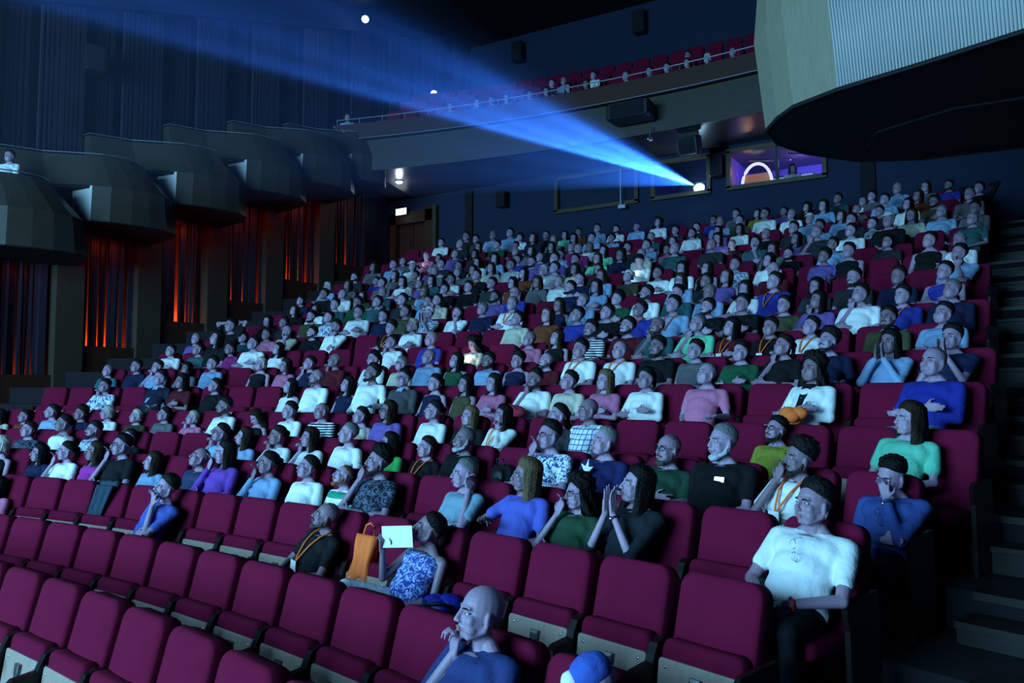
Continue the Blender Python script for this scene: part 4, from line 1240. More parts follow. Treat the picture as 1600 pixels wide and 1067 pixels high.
def rotm(tilt, yaw, roll):
    return Matrix.Rotation(yaw, 3, 'Z') @ Matrix.Rotation(tilt, 3, 'X') @ Matrix.Rotation(roll, 3, 'Y')


def make_person(pose='lap', tilt=8, yaw=0, roll=0, lean=0, fwd=0, w=1.0, belly=0.0, fem=False, sleeve='short', vox=.012, fine=False, pants=True, legs=True, twist=0, cross=False):
    """returns dict of queued meshes + head matrix. Local frame: forward +y, right hand side +x."""
    B, C, T = MB(), MB(), MB()
    w *= 1.07 if fem else 1.12
    piv = V3(0, .19, .55)
    RU = np.array(Matrix.Rotation(R(twist), 3, 'Z') @ Matrix.Rotation(R(lean), 3, 'Y') @ Matrix.Rotation(R(-fwd), 3, 'X'))
    def U(p):
        p = np.array(p, float)
        p[1] += .20 * max(0.0, .95 - p[2])
        return piv + RU @ (p - piv)
    sh = .172 * w
    hw = (.150 if not fem else .152) * (1 + (w - 1) * .6)
    # torso
    for mb, g in ((B, -.004), (C, .013)):
        if mb is C and sleeve == 'tank':
            g = .009
        mb.ell(U((0, .135, .555)), (hw + g, .125 + g, .125 + g), RU)
        mb.ell(U((0, .140 + belly * .45, .650)), (.136 * w + g + belly * .4, .105 + g + belly * .65, .150), RU)
        mb.ell(U((0, .120 + belly * .25, .730)), (.140 * w + g + belly * .2, .102 + g + belly * .4, .150), RU)
        mb.ell(U((0, .092, .815)), (.150 * w + g, .094 + g, .130), RU)
        mb.cap(U((-sh * .55, .085, .845)), U((sh * .55, .085, .845)), .080 + g, None, 14)
        if fem:
            for s in (-1, 1):
                mb.ell(U((s * .062, .148, .775)), (.064 + g * .6, .056 + g * .6, .070), RU)
        if mb is B or sleeve != 'tank':
            mb.cap(U((-sh * .88, .055, .893)), U((sh * .88, .055, .893)), .052 + g, None, 12)
            for s in (-1, 1):
                if mb is B:
                    mb.cap(U((s * .11, .052, .895)), U((s * .035, .045, .965)), .044, .040, 10)
                else:
                    mb.cap(U((s * .12, .055, .890)), U((s * .062, .050, .935)), .050, .040, 10)
        else:
            for s in (-1, 1):
                mb.cap(U((s * .085, .150, .84)), U((s * .080, .055, .940)), .022, .018, 8)
                mb.cap(U((s * .085, .000, .84)), U((s * .080, .055, .940)), .022, .018, 8)
    B.cap(U((0, .045, .930)), U((0, .060, 1.060)), .054 if not fem else .047, .050 if not fem else .044, 12)
    # legs
    for s in (-1, 1):
        hip, kn, an, toe = V3(s * .085, .20, .535), V3(s * .135, .57, .525), V3(s * .13, .56, .10), V3(s * .15, .70, .045)
        if cross and s > 0:
            hip, kn, an, toe = V3(.085, .20, .56), V3(.27, .58, .70), V3(-.02, .74, .44), V3(-.08, .86, .44)
        if legs:
            B.cap(hip, kn, .075, .055, 10)
            B.cap(kn, an, .052, .036, 10)
            B.cap(an, toe, .038, .030, 8)
        if pants:
            T.cap(hip, kn, .092, .068, 12)
            T.cap(kn, an, .066, .052, 12)
    T.ell(V3(0, .20, .53), (hw + .012, .132, .105))
    # head
    HM = Matrix.Translation(U((0, .064, 1.104))) @ (Matrix(RU.tolist()) @ rotm(R(tilt), R(yaw), R(roll))).to_4x4() @ Matrix.Diagonal((1.13, 1.09, 1.06, 1))
    H3 = np.array(HM.to_3x3())
    HT = np.array(HM.translation)
    h = lambda p: HT + H3 @ np.array(p, float)
    B.ell(h((0, -.012, .030)), (.074, .093, .086), H3, 18, 12)
    B.ell(h((0, .016, -.030)), (.066, .073, .082), H3, 16, 10)
    B.ell(h((0, .022, -.062)), (.052, .060, .048), H3, 16, 10)
    B.ell(h((0, .044, -.084)), (.036, .038, .026), H3)
    for s in (-1, 1):
        B.ell(h((s * .074, -.008, -.012)), (.009, .019, .031), H3 @ np.array(Matrix.Rotation(s * -.35, 3, 'Z')), 10, 7)
        B.cap(h((s * .058, .0, -.055)), h((s * .026, .052, -.092)), .020, .018, 8)
        if fine:
            B.ell(h((s * .038, .056, -.024)), (.024, .024, .030), H3)
            B.ell(h((s * .036, .046, -.056)), (.026, .030, .030), H3)
            B.cap(h((s * .012, .082, .028)), h((s * .044, .070, .026)), .009, .008, 7)
            B.ell(h((s * .010, .098, -.030)), (.010, .009, .008), H3, 8, 6)
    B.cap(h((0, .084, .022)), h((0, .106, -.026)), .0085, .0125, 8)
    if fine:
        B.ell(h((0, .084, -.056)), (.024, .012, .0065), H3, 12, 6)
        B.ell(h((0, .081, -.067)), (.020, .012, .0070), H3, 12, 6)
    # arms
    aR, aL = POSES[pose]
    hands = []
    for s, nm in ((1, aR), (-1, aL)):
        E_, W_, d_, n_, cu = ARMS[nm]
        m = V3(s, 1, 1)
        Ea, Wa = V3(*E_) * m, V3(*W_) * m
        if nm in ('chin', 'mouth', 'ear', 'pray'):
            sx_ = -math.sin(R(yaw)) * .085
            sy_ = -(1 - math.cos(R(yaw))) * .09
            Wa = Wa + V3(sx_, sy_, 0)
            Ea = Ea + V3(sx_ * .5, 0, 0)
        Sp, Ep, Wp = U(V3(s * sh, .055, .888)), U(Ea), U(Wa)
        d = RU @ (V3(*d_) * m)
        n = RU @ (V3(*n_) * m)
        B.cap(Sp, Ep, .047 if not fem else .041, .038 if not fem else .033, 10)
        B.cap(Ep, Wp, .039 if not fem else .034, .026 if not fem else .023, 10)
        hand(B, Wp, d, n, s, cu, fine)
        hands.append((Wp, d / np.linalg.norm(d), Ep))
        if sleeve == 'short':
            C.cap(Sp, Sp + (Ep - Sp) * .62, .060, .056, 12)
        elif sleeve == 'mid':
            C.cap(Sp, Ep, .058, .048, 12)
        elif sleeve == 'long':
            C.cap(Sp, Ep, .060, .050, 12)
            C.cap(Ep, Ep + (Wp - Ep) * .93, .050, .036, 12)
    inv = np.array(HM.inverted())

    def face(co):
        l = co @ inv[:3, :3].T + inv[:3, 3]
        near = (np.abs(l[:, 0]) < .09) & (l[:, 1] > .03) & (np.abs(l[:, 2]) < .1)
        for s in (-1, 1):
            d2 = ((l[:, 0] - s * .031) / .017) ** 2 + ((l[:, 2] - .007) / .012) ** 2
            l[:, 1] -= near * np.exp(-d2) * (.012 if fine else .008)
        d2 = ((l[:, 0]) / .022) ** 2 + ((l[:, 2] + .0615) / .0028) ** 2
        if fine:
            l[:, 1] -= near * np.exp(-d2) * .004
        M4 = np.array(HM)
        return l @ M4[:3, :3].T + M4[:3, 3]
    wph = random.random() * 6

    def wrinkle(co):
        a = np.sin(co[:, 2] * 42 + 5 * np.sin(co[:, 0] * 9 + wph) + 3 * np.sin(co[:, 1] * 14)) * .5 + np.sin(co[:, 0] * 33 + co[:, 2] * 25 + 3 * np.sin(co[:, 2] * 11 + wph)) * .5
        c = V3(0, .1, 0)
        d = co - c
        d[:, 2] *= 0
        l = np.linalg.norm(d, axis=1)[:, None] + 1e-6
        amp = np.clip((.93 - co[:, 2]) / .2, .2, 1)
        return co + d / l * (a * amp)[:, None] * .0035
    out = dict(body=queue_remesh(B, vox, 2 if fine else 1, face), head=HM, hands=hands, U=U, RU=RU)
    out['shirt'] = queue_remesh(C, max(vox, .0085) * 1.1, 16 if fine else 6, wrinkle if fine else None)
    out['trousers'] = queue_remesh(T, max(vox, .010) * 1.4, 3) if pants else None
    return out


# ---- hair, beards, glasses: built once in head space, shared
def scalp(mb, front=52, side=92, back=125, t=.010, noise=.0, freq=9, top=0.0, n=40, k=14, asym=0, seed=0):
    rs = np.random.default_rng(seed)
    ph = rs.uniform(0, 6, 6)
    outer = []
    for j in range(k + 1):
        ring = []
        for i in range(n):
            a = 2 * PI * i / n            # 0 = front
            c = math.cos(a)
            lim = side + (front - side) * max(0, c) ** 1.3 + (back - side) * max(0, -c) ** .8
            lim += asym * math.sin(a) * max(0, c)
            th = R(lim) * j / k
            f = min(1.0, (1 - j / k) * 1.9) ** .8
            tt = t * f - .006 * (1 - f) ** 2 + top * max(0, math.cos(th)) * f
            tt += .0012 * math.sin(a * 37 + 2 * math.sin(th * 6)) * f
            if noise:
                tt += noise * f * (math.sin(a * freq + ph[0] + 3 * math.sin(th * 5 + ph[1])) * .5 + math.sin(th * freq * 1.3 + ph[2] + 2 * math.sin(a * 4)) * .5)
            r = (.0755 + tt, .0945 + tt, .0875 + tt)
            ring.append((r[0] * math.sin(th) * math.sin(a), -.012 + r[1] * math.sin(th) * math.cos(a), .030 + r[2] * math.cos(th)))
        outer.append(ring)
    V = [outer[0][0]] + [p for rg in outer[1:] for p in rg]
    F = [(0, 1 + i, 1 + (i + 1) % n) for i in range(n)]
    for j in range(k - 1):
        for i in range(n):
            q = (i + 1) % n
            F.append((1 + j * n + i, 1 + (j + 1) * n + i, 1 + (j + 1) * n + q, 1 + j * n + q))
    mb.add(V, F)


def curtain(mb, L, a0=62, flare=0.0, wave=0.0, freq=5, thick=.022, seed=0, n=44, k=12, tuck=0.0):
    """long hair hanging at the sides and back; a0 = angle from the front where it starts"""
    rs = np.random.default_rng(seed)
    ph = rs.uniform(0, 6, 4)
    L_out, L_in = [], []
    for j in range(k + 1):
        s = j / k
        z = .075 - s * (L + .075)
        ro, ri = [], []
        for i in range(n + 1):
            a = R(a0) + (2 * PI - 2 * R(a0)) * i / n
            # head ellipse until the jaw, then hangs and narrows towards the neck/back
            m = max(0.0, min(1.0, (.0 - z) / .10))
            zz = max(-1, min(1, (z - .03) / .092))
            e = math.sqrt(max(0, 1 - zz * zz)) if z > .03 else 1.0
            rx = (.083 * e + .004) * (1 - .10 * m) + flare * s
            ry = (.100 * e + .004) * (1 - .18 * m) + flare * s
            w_ = wave * s * math.sin(a * freq + ph[0] + 6 * s) + .0035 * math.sin(a * 31 + ph[1]) + .002 * math.sin(a * 53 + 4 * s)
            for lst, th in ((ro, 0.0), (ri, -thick * (1 if s > .15 else s / .15))):
                x = (rx + w_ + th) * math.sin(a)
                y = -.010 + (ry + w_ + th) * math.cos(a)
                y += -.010 * m * (1 if math.cos(a) < 0 else .5) + tuck * m
                lst.append((x, y, z + .010 * math.sin(a * 7 + ph[2]) * s))
        L_out.append(ro)
        L_in.append(ri)
    rings = [o + i[::-1] for o, i in zip(L_out, L_in)]
    mb.loops(rings)


def hair_mesh(code):
    q = MB()
    if code == 'S':
        scalp(q, 52, 88, 120, .017, .006, 11, top=.012, n=56, k=18, asym=7)
    elif code == 'K':
        scalp(q, 52, 90, 122, .026, .009, 12, top=.026, n=64, k=20)
    elif code == 'Z':
        scalp(q, 50, 86, 114, .011, .003, 9, top=.006)
    elif code == 'B':
        scalp(q, 26, 70, 108, .0016)
    elif code in 'LMO':
        scalp(q, 56, 98, 125, .021, .004, 15, top=.010)
        curtain(q, {'L': .25, 'M': .19, 'O': .28}[code], 60, .030 if code != 'O' else .020, .010 if code != 'O' else .004, 5, seed=ord(code), thick=.030)
    elif code == 'R':
        scalp(q, 50, 96, 125, .020, .006, 12, n=56)
        curtain(q, .24, 62, .020, .014, 7, seed=4)
    elif code == 'A':        # long dark wavy
        scalp(q, 56, 98, 125, .024, .005, 12, top=.010, n=56)
        curtain(q, .30, 62, .045, .016, 6, thick=.04, seed=9, n=60, k=18)
    elif code == 'U':
        scalp(q, 54, 94, 126, .017, .0025, 18, top=.008)
        q.ell((0, -.122, .045), (.036, .034, .036), n=14, k=9)
        q.ell((0, -.135, -.02), (.022, .02, .07))
    elif code == 'T':        # pulled back into a low knot
        scalp(q, 52, 94, 128, .015, .002, 18, top=.006)
        q.ell((0, -.112, -.035), (.042, .034, .050))
    elif code == 'W':
        scalp(q, 54, 100, 124, .018, .005, 8, top=.008)
        curtain(q, .06, 78, .004, .006, 5, seed=3)
    elif code == 'C':
        scalp(q, 48, 105, 128, .040, .016, 10, top=.012, n=64, k=22)
        curtain(q, .15, 66, .035, .018, 9, thick=.045, seed=5, n=60)
    elif code == 'G':
        scalp(q, 40, 80, 108, .005, .001)
    elif code in 'HNQ':
        scalp(q, 66, 84, 96, .014, top=.012)
        q.loops([[(x * .075, .062 + .082 * math.sqrt(max(0, 1 - x * x)), .052 - .012 * abs(x)) for x in np.linspace(-1, 1, 13)] + [(x * .070, .050, .060) for x in np.linspace(1, -1, 7)],
                 [(x * .075, .060 + .082 * math.sqrt(max(0, 1 - x * x)), .059 - .012 * abs(x)) for x in np.linspace(-1, 1, 13)] + [(x * .070, .050, .068) for x in np.linspace(1, -1, 7)]])
    me = q.mesh('hair', True)
    fix_normals(me)
    return me


HAIR = {c: hair_mesh(c) for c in 'SKZBLMORAUTWCGHNQ'}
q = MB()
for s in (-1, 1):
    q.cap((s * .066, .004, -.030), (s * .062, .022, -.070), .013, .015, 8)
    q.cap((s * .062, .022, -.070), (s * .030, .066, -.104), .017, .017, 8)
    q.cap((s * .004, .099, -.046), (s * .030, .086, -.056), .007, .006, 8)
q.cap((-.030, .068, -.104), (.030, .068, -.104), .020, None, 10)
q.ell((0, .072, -.108), (.030, .026, .026))
bj = queue_remesh(q, .005, 2)
q = MB()
for s in (-1, 1):
    q.tube([(s * .034 + .025 * math.cos(a), .100 - .004 * math.cos(a) ** 2 - abs(s * .034 + .025 * math.cos(a)) * .12, .004 + .017 * math.sin(a)) for a in np.linspace(0, 2 * PI, 17)[:-1]], .0021, 5, closed=True)
    q.cap((s * .058, .092, .010), (s * .076, .000, .004), .002, n=5)
q.cap((-.010, .1, .008), (.010, .1, .008), .002, n=5)
GLASSES = q.mesh('glasses', True)
EYEP = []
for s in (-1, 1):
    q = MB()
    q.ell((s * .031, .0725, .006), (.0125, .0092, .0052), n=14, k=8)
    q2 = MB()
    q2.ell((s * .031, .0798, .0064), (.0056, .0030, .0048), n=10, k=6)
    q3 = MB()
    q3.tube([(s * .016, .0905, .0225), (s * .030, .0885, .0270), (s * .046, .074, .0235)], [.0028, .0038, .0018], 5)
    EYEP.append((q.mesh('eye', True), q2.mesh('iris', True), q3.mesh('eyebrow', True)))
q = MB()
q.ell((0, .094, -.056), (.021, .0045, .0048), n=12, k=6)
q.ell((0, .091, -.0665), (.018, .0050, .0052), n=12, k=6)
LIPS = q.mesh('lips', True)
q = MB()
for s in (-1, 1):
    q.cap((s * .074, .0, -.044), (s * .074, .0, -.050), .005, n=6)
EARR = q.mesh('earrings', True)


def ribbon(pts, wd, mat):
    q = MB()
    P = [np.array(p, float) for p in pts]
    L = []
    for i, p in enumerate(P):
        d = P[min(i + 1, len(P) - 1)] - P[max(i - 1, 0)]
        d /= np.linalg.norm(d)
        s = np.cross(d, [0, 1, 0.3])
        s /= np.linalg.norm(s)
        n = np.cross(s, d) * .002
        L.append([p - s * wd / 2 - n, p + s * wd / 2 - n, p + s * wd / 2 + n, p - s * wd / 2 + n])
    q.loops(L)
    return q


q = MB()
for s in (-1, 1):
    rb_ = ribbon([(s * .060, -.02, 1.00), (s * .078, .07, .990), (s * .068, .150, .935), (s * .050, .215, .860), (s * .022, .268, .760), (s * .004, .290, .70)], .016, 'orange')
    for v in rb_.V:
        pass
    q.add(np.concatenate(rb_.V), rb_.F)
LANYARD = q.mesh('lanyard')
q = MB()
q.box((0, .300, .655), (.085, .006, .11), rx=R(-12))
BADGE = q.mesh('badge')
q = MB()
q.add([(-.055, .135, .965), (.055, .135, .965), (.018, .285, .68), (-.018, .285, .68), (-.055, .10, .965), (.055, .10, .965), (.018, .20, .68), (-.018, .20, .68)],
      [(0, 1, 2, 3), (4, 7, 6, 5), (0, 4, 5, 1), (1, 5, 6, 2), (2, 6, 7, 3), (3, 7, 4, 0)])
VPANEL = q.mesh('shirt_front')

HC = {'S': (.018, .014, .013), 'K': (.016, .013, .012), 'Z': (.20, .20, .21), 'B': (.045, .035, .030), 'L': (.016, .012, .012), 'M': (.060, .032, .020), 'O': (.26, .17, .09),
      'R': (.12, .028, .015), 'A': (.016, .012, .012), 'U': (.022, .015, .013), 'T': (.018, .014, .013), 'W': (.48, .44, .38), 'C': (.020, .014, .012), 'G': (.30, .10, .04),
      'H': (.75, .78, .80), 'N': (.03, .05, .20), 'Q': (.07, .14, .60)}
CC = {'W': (.80, .82, .82), 'B': (.012, .012, .015), 'N': (.018, .025, .085), 'U': (.05, .065, .50), 'L': (.32, .50, .78), 'G': (.22, .22, .24), 'E': (.025, .15, .07),
      'T': (.05, .17, .19), 'P': (.80, .24, .42), 'M': (.42, .04, .24), 'R': (.16, .012, .025), 'Y': (.60, .55, .05), 'O': (.30, .08, .03), 'V': (.26, .16, .55), 'K': (.10, .10, .05),
      'C': (.62, .58, .46), 'A': (.045, .050, .060), 'X': (.22, .85, .50), 'S': (.80, .82, .82), 'F': (.70, .78, .85), 'D': (.020, .022, .035), 'H': (.82, .84, .80), 'J': (.06, .10, .45),
      'J2': (.018, .022, .055), 'A2': (.09, .10, .11), 'B3': (.82, .84, .84)}
for _k in CC:
    _f = {'W': 1, 'S': 1, 'F': .95, 'H': 1, 'B3': 1, 'C': .85, 'L': .72, 'P': .62, 'X': .8, 'Y': .6}.get(_k, .58)
    CC[_k] = tuple(c * _f for c in CC[_k])
for _k in HC:
    HC[_k] = (.16, .11, .14) if _k == 'B' else tuple(c * (.7 if _k in 'HNQWZ' else .38) for c in HC[_k])
C2 = {'S': (.02, .02, .04), 'F': (.05, .08, .25), 'D': (.10, .13, .20), 'H': (.03, .30, .20), 'J': (.35, .45, .85)}
PAT = {'S': 'stripe', 'F': 'print', 'D': 'fineprint', 'H': 'bigstripe', 'J': 'fineprint'}
HN = {'S': 'short dark hair', 'K': 'thick dark hair', 'Z': 'grey hair', 'B': 'bald head', 'L': 'long dark hair', 'M': 'long brown hair', 'O': 'long fair hair', 'R': 'long red hair',
      'A': 'long wavy hair', 'U': 'tied-up dark hair', 'T': 'dark knotted hair', 'W': 'short white hair', 'C': 'big curly hair', 'G': 'shaved head', 'H': 'white cap', 'N': 'navy cap', 'Q': 'blue cap'}
SKINS = [(.345, .225, .305), (.40, .265, .35), (.30, .190, .25), (.37, .245, .335), (.23, .145, .18)]

# hand-tuned viewers in the nearest rows: (row, seat) -> overrides
HERO = {
    (2, 8): dict(pose='chinR', tilt=8, yaw=0, belly=.02, sleeve='short'),
    (2, 9): dict(pose='lap', tilt=-34, yaw=10, w=.85, fem=True),
    (3, -6): dict(pose='rest', tilt=8, fem=True),
    (3, -1): dict(pose='mouthL', tilt=10, yaw=-8, roll=-6, lean=-8, sleeve='short', belly=.02),
    (3, 3): dict(pose='lapf', tilt=18, yaw=10, lean=-6, belly=.02, sleeve='short'),
    (3, 5): dict(pose='hold', tilt=20, yaw=16, lean=-6, fem=True, sleeve='tank', belly=.03, w=1.06, cross=True),
    (4, 5): dict(pose='earL', tilt=6, yaw=2),
    (4, 6): dict(pose='wave', tilt=6, yaw=16, fem=True, sleeve='short'),
    (4, 7): dict(pose='mouthR', tilt=0, yaw=8, roll=8, fem=True, sleeve='short'),
    (4, 8): dict(pose='pray', tilt=14, yaw=4, fem=True, sleeve='mid'),
    (4, 10): dict(pose='lapf', tilt=4, yaw=6, w=1.08, belly=.028, lean=-3, sleeve='short'),
    (4, 3): dict(pose='mouthR', tilt=10, yaw=6, w=1.08),
    (4, 2): dict(pose='lap', tilt=24, roll=6),
    (4, 1): dict(pose='lap', tilt=18, fem=True),
    (4, 0): dict(pose='mouthR', tilt=10, fem=True, sleeve='long'),
    (4, -1): dict(pose='mouthR', tilt=6, fem=True, sleeve='long'),
    (4, -2): dict(pose='rest', tilt=26),
    (4, -4): dict(pose='mouthR', tilt=12),
    (4, -5): dict(pose='lap', tilt=12, fem=True, sleeve='tank'),
    (4, -6): dict(pose='mouthR', tilt=10, fem=True, sleeve='short'),
    (5, 10): dict(pose='mouthL', tilt=-18, yaw=0, roll=-14, sleeve='long', w=1.1),
    (5, 9): dict(pose='mouthR', tilt=6, yaw=10, sleeve='short'),
    (5, 8): dict(pose='rest', tilt=4, yaw=8, w=1.12, belly=.05),
    (5, 7): dict(pose='fold', tilt=4, w=1.1, belly=.04, lean=-4),
    (5, 6): dict(pose='lap', tilt=12, w=1.1, belly=.05),
    (5, 5): dict(pose='mouthR', tilt=6, w=1.08, belly=.03),
    (6, 11): dict(pose='lap', tilt=4, yaw=14, fem=True, sleeve='short'),
    (6, 9): dict(pose='lap', tilt=14),
}
FEM = set('LMORAUTWC')
TINT = {(5, 10): (.055, .10, .36), (3, -1): (.10, .14, .55), (4, 6): (.14, .17, .75), (4, 7): (.025, .085, .045), (5, 7): (.022, .075, .045), (6, 9): (.42, .46, .06),
        (6, 11): (.22, .85, .58), (4, 5): (.30, .48, .60), (7, 11): (.03, .04, .42), (5, 1): (.05, .55, .12), (4, 8): (.018, .022, .030), (2, 8): (.04, .06, .22),
        (4, -1): (.25, .08, .55), (4, -2): (.05, .06, .15), (5, 6): (.025, .03, .15), (4, -5): (.60, .05, .45), (7, 5): (.75, .22, .42)}


def auto_pose(fl, rs):
    if 'm' in fl:
        return rs.choice(['mouthR', 'mouthL'])
    if 'h' in fl:
        return rs.choice(['chinR', 'chinL'])
    if 'e' in fl:
        return 'earL'
    if 'p' in fl:
        return 'pray'
    if 'f' in fl:
        return 'fold'
    if 'u' in fl:
        return 'up'
    if 'P' in fl:
        return 'phone'
    return rs.choice(['lap', 'lap', 'rest', 'restL', 'lap', 'fold'])


def sleeve_of(sh, fl, rs):
    if 't' in fl:
        return 'tank'
    if sh in ('J2', 'A2', 'B3'):
        return 'long'
    return rs.choice(['short', 'short', 'short', 'long'])


rs = random.Random(11)
PEOPLE = []
VAR = {}
for r in range(2, 20):
    q = ROWS[r]
    for (i, dev, dz, hc, sc, fl) in q['P']:
        fem = hc in FEM
        if hc == 'W' and rs.random() < .3:
            fem = True
        near = r <= 6
        x_, y_, th_ = seat_pos(r, i, dev)
        want = math.atan2(2.5 + x_, 2.5 - y_)
        dl = math.degrees(math.atan2(math.sin(want - (PI - th_)), math.cos(want - (PI - th_))))
        hero = HERO.get((r, i))
        ps = auto_pose(fl, rs)
        sl = sleeve_of(sc, fl, rs)
        if near or hero:
            kw = dict(pose=ps, tilt=rs.uniform(6, 14) - (24 if 'P' in fl else 0), yaw=dl * .5 - 14 + rs.uniform(-6, 6), roll=rs.uniform(-4, 4), lean=rs.uniform(-3, 3), fem=fem, sleeve=sl)
            if r == 6 and (hc, sc) == ('M', 'B'):
                kw['tilt'] = -30
            if hero:
                hh = dict(hero)
                hh['yaw'] = dl * .5 - 12 - hh.get('yaw', 0)
                kw.update(hh)
            kw['vox'] = .006 if r <= 4 else .0075
            kw['fine'] = True
            kw['legs'] = False
            per = make_person(**kw)
            key = None
        else:
            down = 'P' in fl
            tq = rs.choice([6, 14])
            vox = .0105 if r <= 9 else .014
            key = (ps, tq, fem, sl, vox, down)
            if key not in VAR:
                VAR[key] = make_person(pose=ps, tilt=tq - (30 if down else 0), yaw=-8 if tq == 6 else -16, fem=fem, sleeve=sl, vox=vox, fine=r <= 9, legs=False, w=1.0 if fem else 1.04, belly=.0 if fem else .02)
            per = VAR[key]
        PEOPLE.append((r, i, dev, dz, hc, sc, fl, per, near, fem))
# the few viewers of the balcony and of the boxes
BALP = [(-7.34, 34.22, 'S', 'L'), (-6.45, 34.4, 'M', 'G'), (-5.99, 34.48, 'S', 'G'), (-5.5, 34.56, 'L', 'L'), (-4.76, 34.68, 'S', 'L'), (-4.23, 34.74, 'L', 'A'), (-4.59, 35.71, 'S', 'R'),
        (-4.2, 35.75, 'Z', 'L'), (-3.55, 34.82, 'L', 'B'), (-3.0, 34.87, 'M', 'A'), (-3.25, 35.85, 'S', 'W'), (-1.81, 34.95, 'Z', 'B'), (-1.12, 34.98, 'S', 'A'),
        (-0.62, 34.99, 'S', 'A'), (-0.38, 36.0, 'S', 'R'), (-0.05, 35.0, 'M', 'A'), (0.5, 35.0, 'W', 'L'), (1.18, 34.98, 'B', 'W')]
bkey = make_person(pose='lap', tilt=0, vox=.014, sleeve='short', legs=False)
wkey = make_person(pose='rest', tilt=0, vox=.014, sleeve='short', legs=False, fem=True)
flush()
BEARD = bj['mesh']


def chest_frame(per):
    A = np.array(per['RU']) @ np.array(Matrix.Rotation(math.atan(.20), 3, 'X'))
    c = V3(0, .1, .9)
    t = per['U'](c) - A @ c
    A4 = np.eye(4)
    A4[:3, :3] = A
    A4[:3, 3] = t
    return Matrix(A4.tolist())


def ring(per, k, rad, t=.10, wd=.007):
    Wp, d, Ep = per['hands'][k]
    c = Wp + (Ep - Wp) * t
    ax = (Ep - Wp) / np.linalg.norm(Ep - Wp)
    u = np.cross(ax, [0, 0, 1.0])
    u /= np.linalg.norm(u)
    w_ = np.cross(ax, u)
    q = MB()
    q.tube([c + rad * (math.cos(a) * u + math.sin(a) * w_) for a in np.linspace(0, 2 * PI, 17)[:-1]], wd, 6, closed=True)
    return q, c, u, w_, ax


def dress(r, e_loc, rz, sc_, hc, sc, fl, per, near, label, group, rank, far=False, rk=None):
    sk = SKINS[rank % 5]
    o = obj('person', per['body']['mesh'], 'skin', None, loc=e_loc, rz=rz, label=label, cat='person', group=group, tint=sk)
    o.scale = (sc_, sc_, sc_)
    tint = tuple(c * .62 for c in TINT[rk]) if rk in TINT else CC[sc]
    j = 1.0 if rk in TINT else .88 + .24 * ((rank * 37) % 100) / 100
    tint = tuple(c * j for c in tint)
    pm = PAT.get(sc, 'cloth')
    if rk == (3, -1):
        pm = 'fineprint'
    if rk == (4, -1):
        pm = 'print'
    if hc == 'B' and sc == 'F' and r == 6:
        pm = 'plaid'
    obj('shirt', per['shirt']['mesh'], pm, o, tint=tint, tint2={(3, -1): (.06, .09, .38), (4, -1): (.15, .05, .35)}.get(rk, C2.get(sc, tint)))
    if r <= 12 and not far:
        tr = [(.02, .03, .055), (.01, .01, .013), (.06, .08, .12), (.18, .20, .22)][(rank * 13) % 4]
        if rk == (3, 5):
            tr = (.75, .8, .8)
        if rk in ((4, 10), (5, 10), (3, 3)):
            tr = (.008, .009, .014)
        if rk in ((7, 11), (4, 5)):
            tr = (.35, .42, .60)
        if per['trousers']:
            obj('trousers', per['trousers']['mesh'], 'cloth', o, tint=tr)
    H = per['head']
    bald_ = rk == (2, 8)
    hm = None if bald_ else obj('cap' if hc in 'HNQ' else 'hair', HAIR[hc], 'hair' if hc not in 'HNQ' else 'cloth', o, mw=H, tint=tuple(c * (.7 + .8 * ((rank * 53) % 10) / 10) if hc not in 'HNQ' else c for c in HC[hc]))
    if 'b' in fl:
        bc = {'Z': (.35, .35, .36), 'G': (.26, .09, .04), 'B': (.06, .05, .045)}.get(hc, (.022, .017, .015))
        if r == 5 and hc == 'Z':
            bc = (.45, .47, .5)
        obj('beard', BEARD, 'hair', o, mw=H, tint=bc)
    if 'g' in fl:
        obj('glasses', GLASSES, 'black', o, mw=H)
    if 'y' in fl:
        am = chest_frame(per)
        obj('lanyard', LANYARD, 'orange', o, mw=am)
        if r <= 9:
            obj('badge', BADGE, 'white', o, mw=am)
    if sc in ('J2', 'A2', 'B3') or (sc == 'L' and (r, hc) == (9, 'Z')):
        obj('shirt_front', VPANEL, 'cloth', o, mw=chest_frame(per), tint=CC['L'] if sc != 'B3' else CC['B'])
    if near:
        for e1, e2, e3 in EYEP:
            ey = obj('eye', e1, 'eye', o, mw=H)
            obj('iris', e2, 'iris', ey)
            obj('eyebrow', e3, 'hair', o, mw=H, tint=HC['S'] if hc not in 'ZWO' else (.12, .10, .08))
        obj('lips', LIPS, 'lip', o, mw=H)
    elif r <= 10:
        for e1, e2, e3 in EYEP:
            obj('eye', e2, 'iris', o, mw=H)
            obj('eyebrow', e3, 'hair', o, mw=H, tint=(.008, .006, .006) if hc not in 'ZWO' else (.06, .05, .04))
    return o


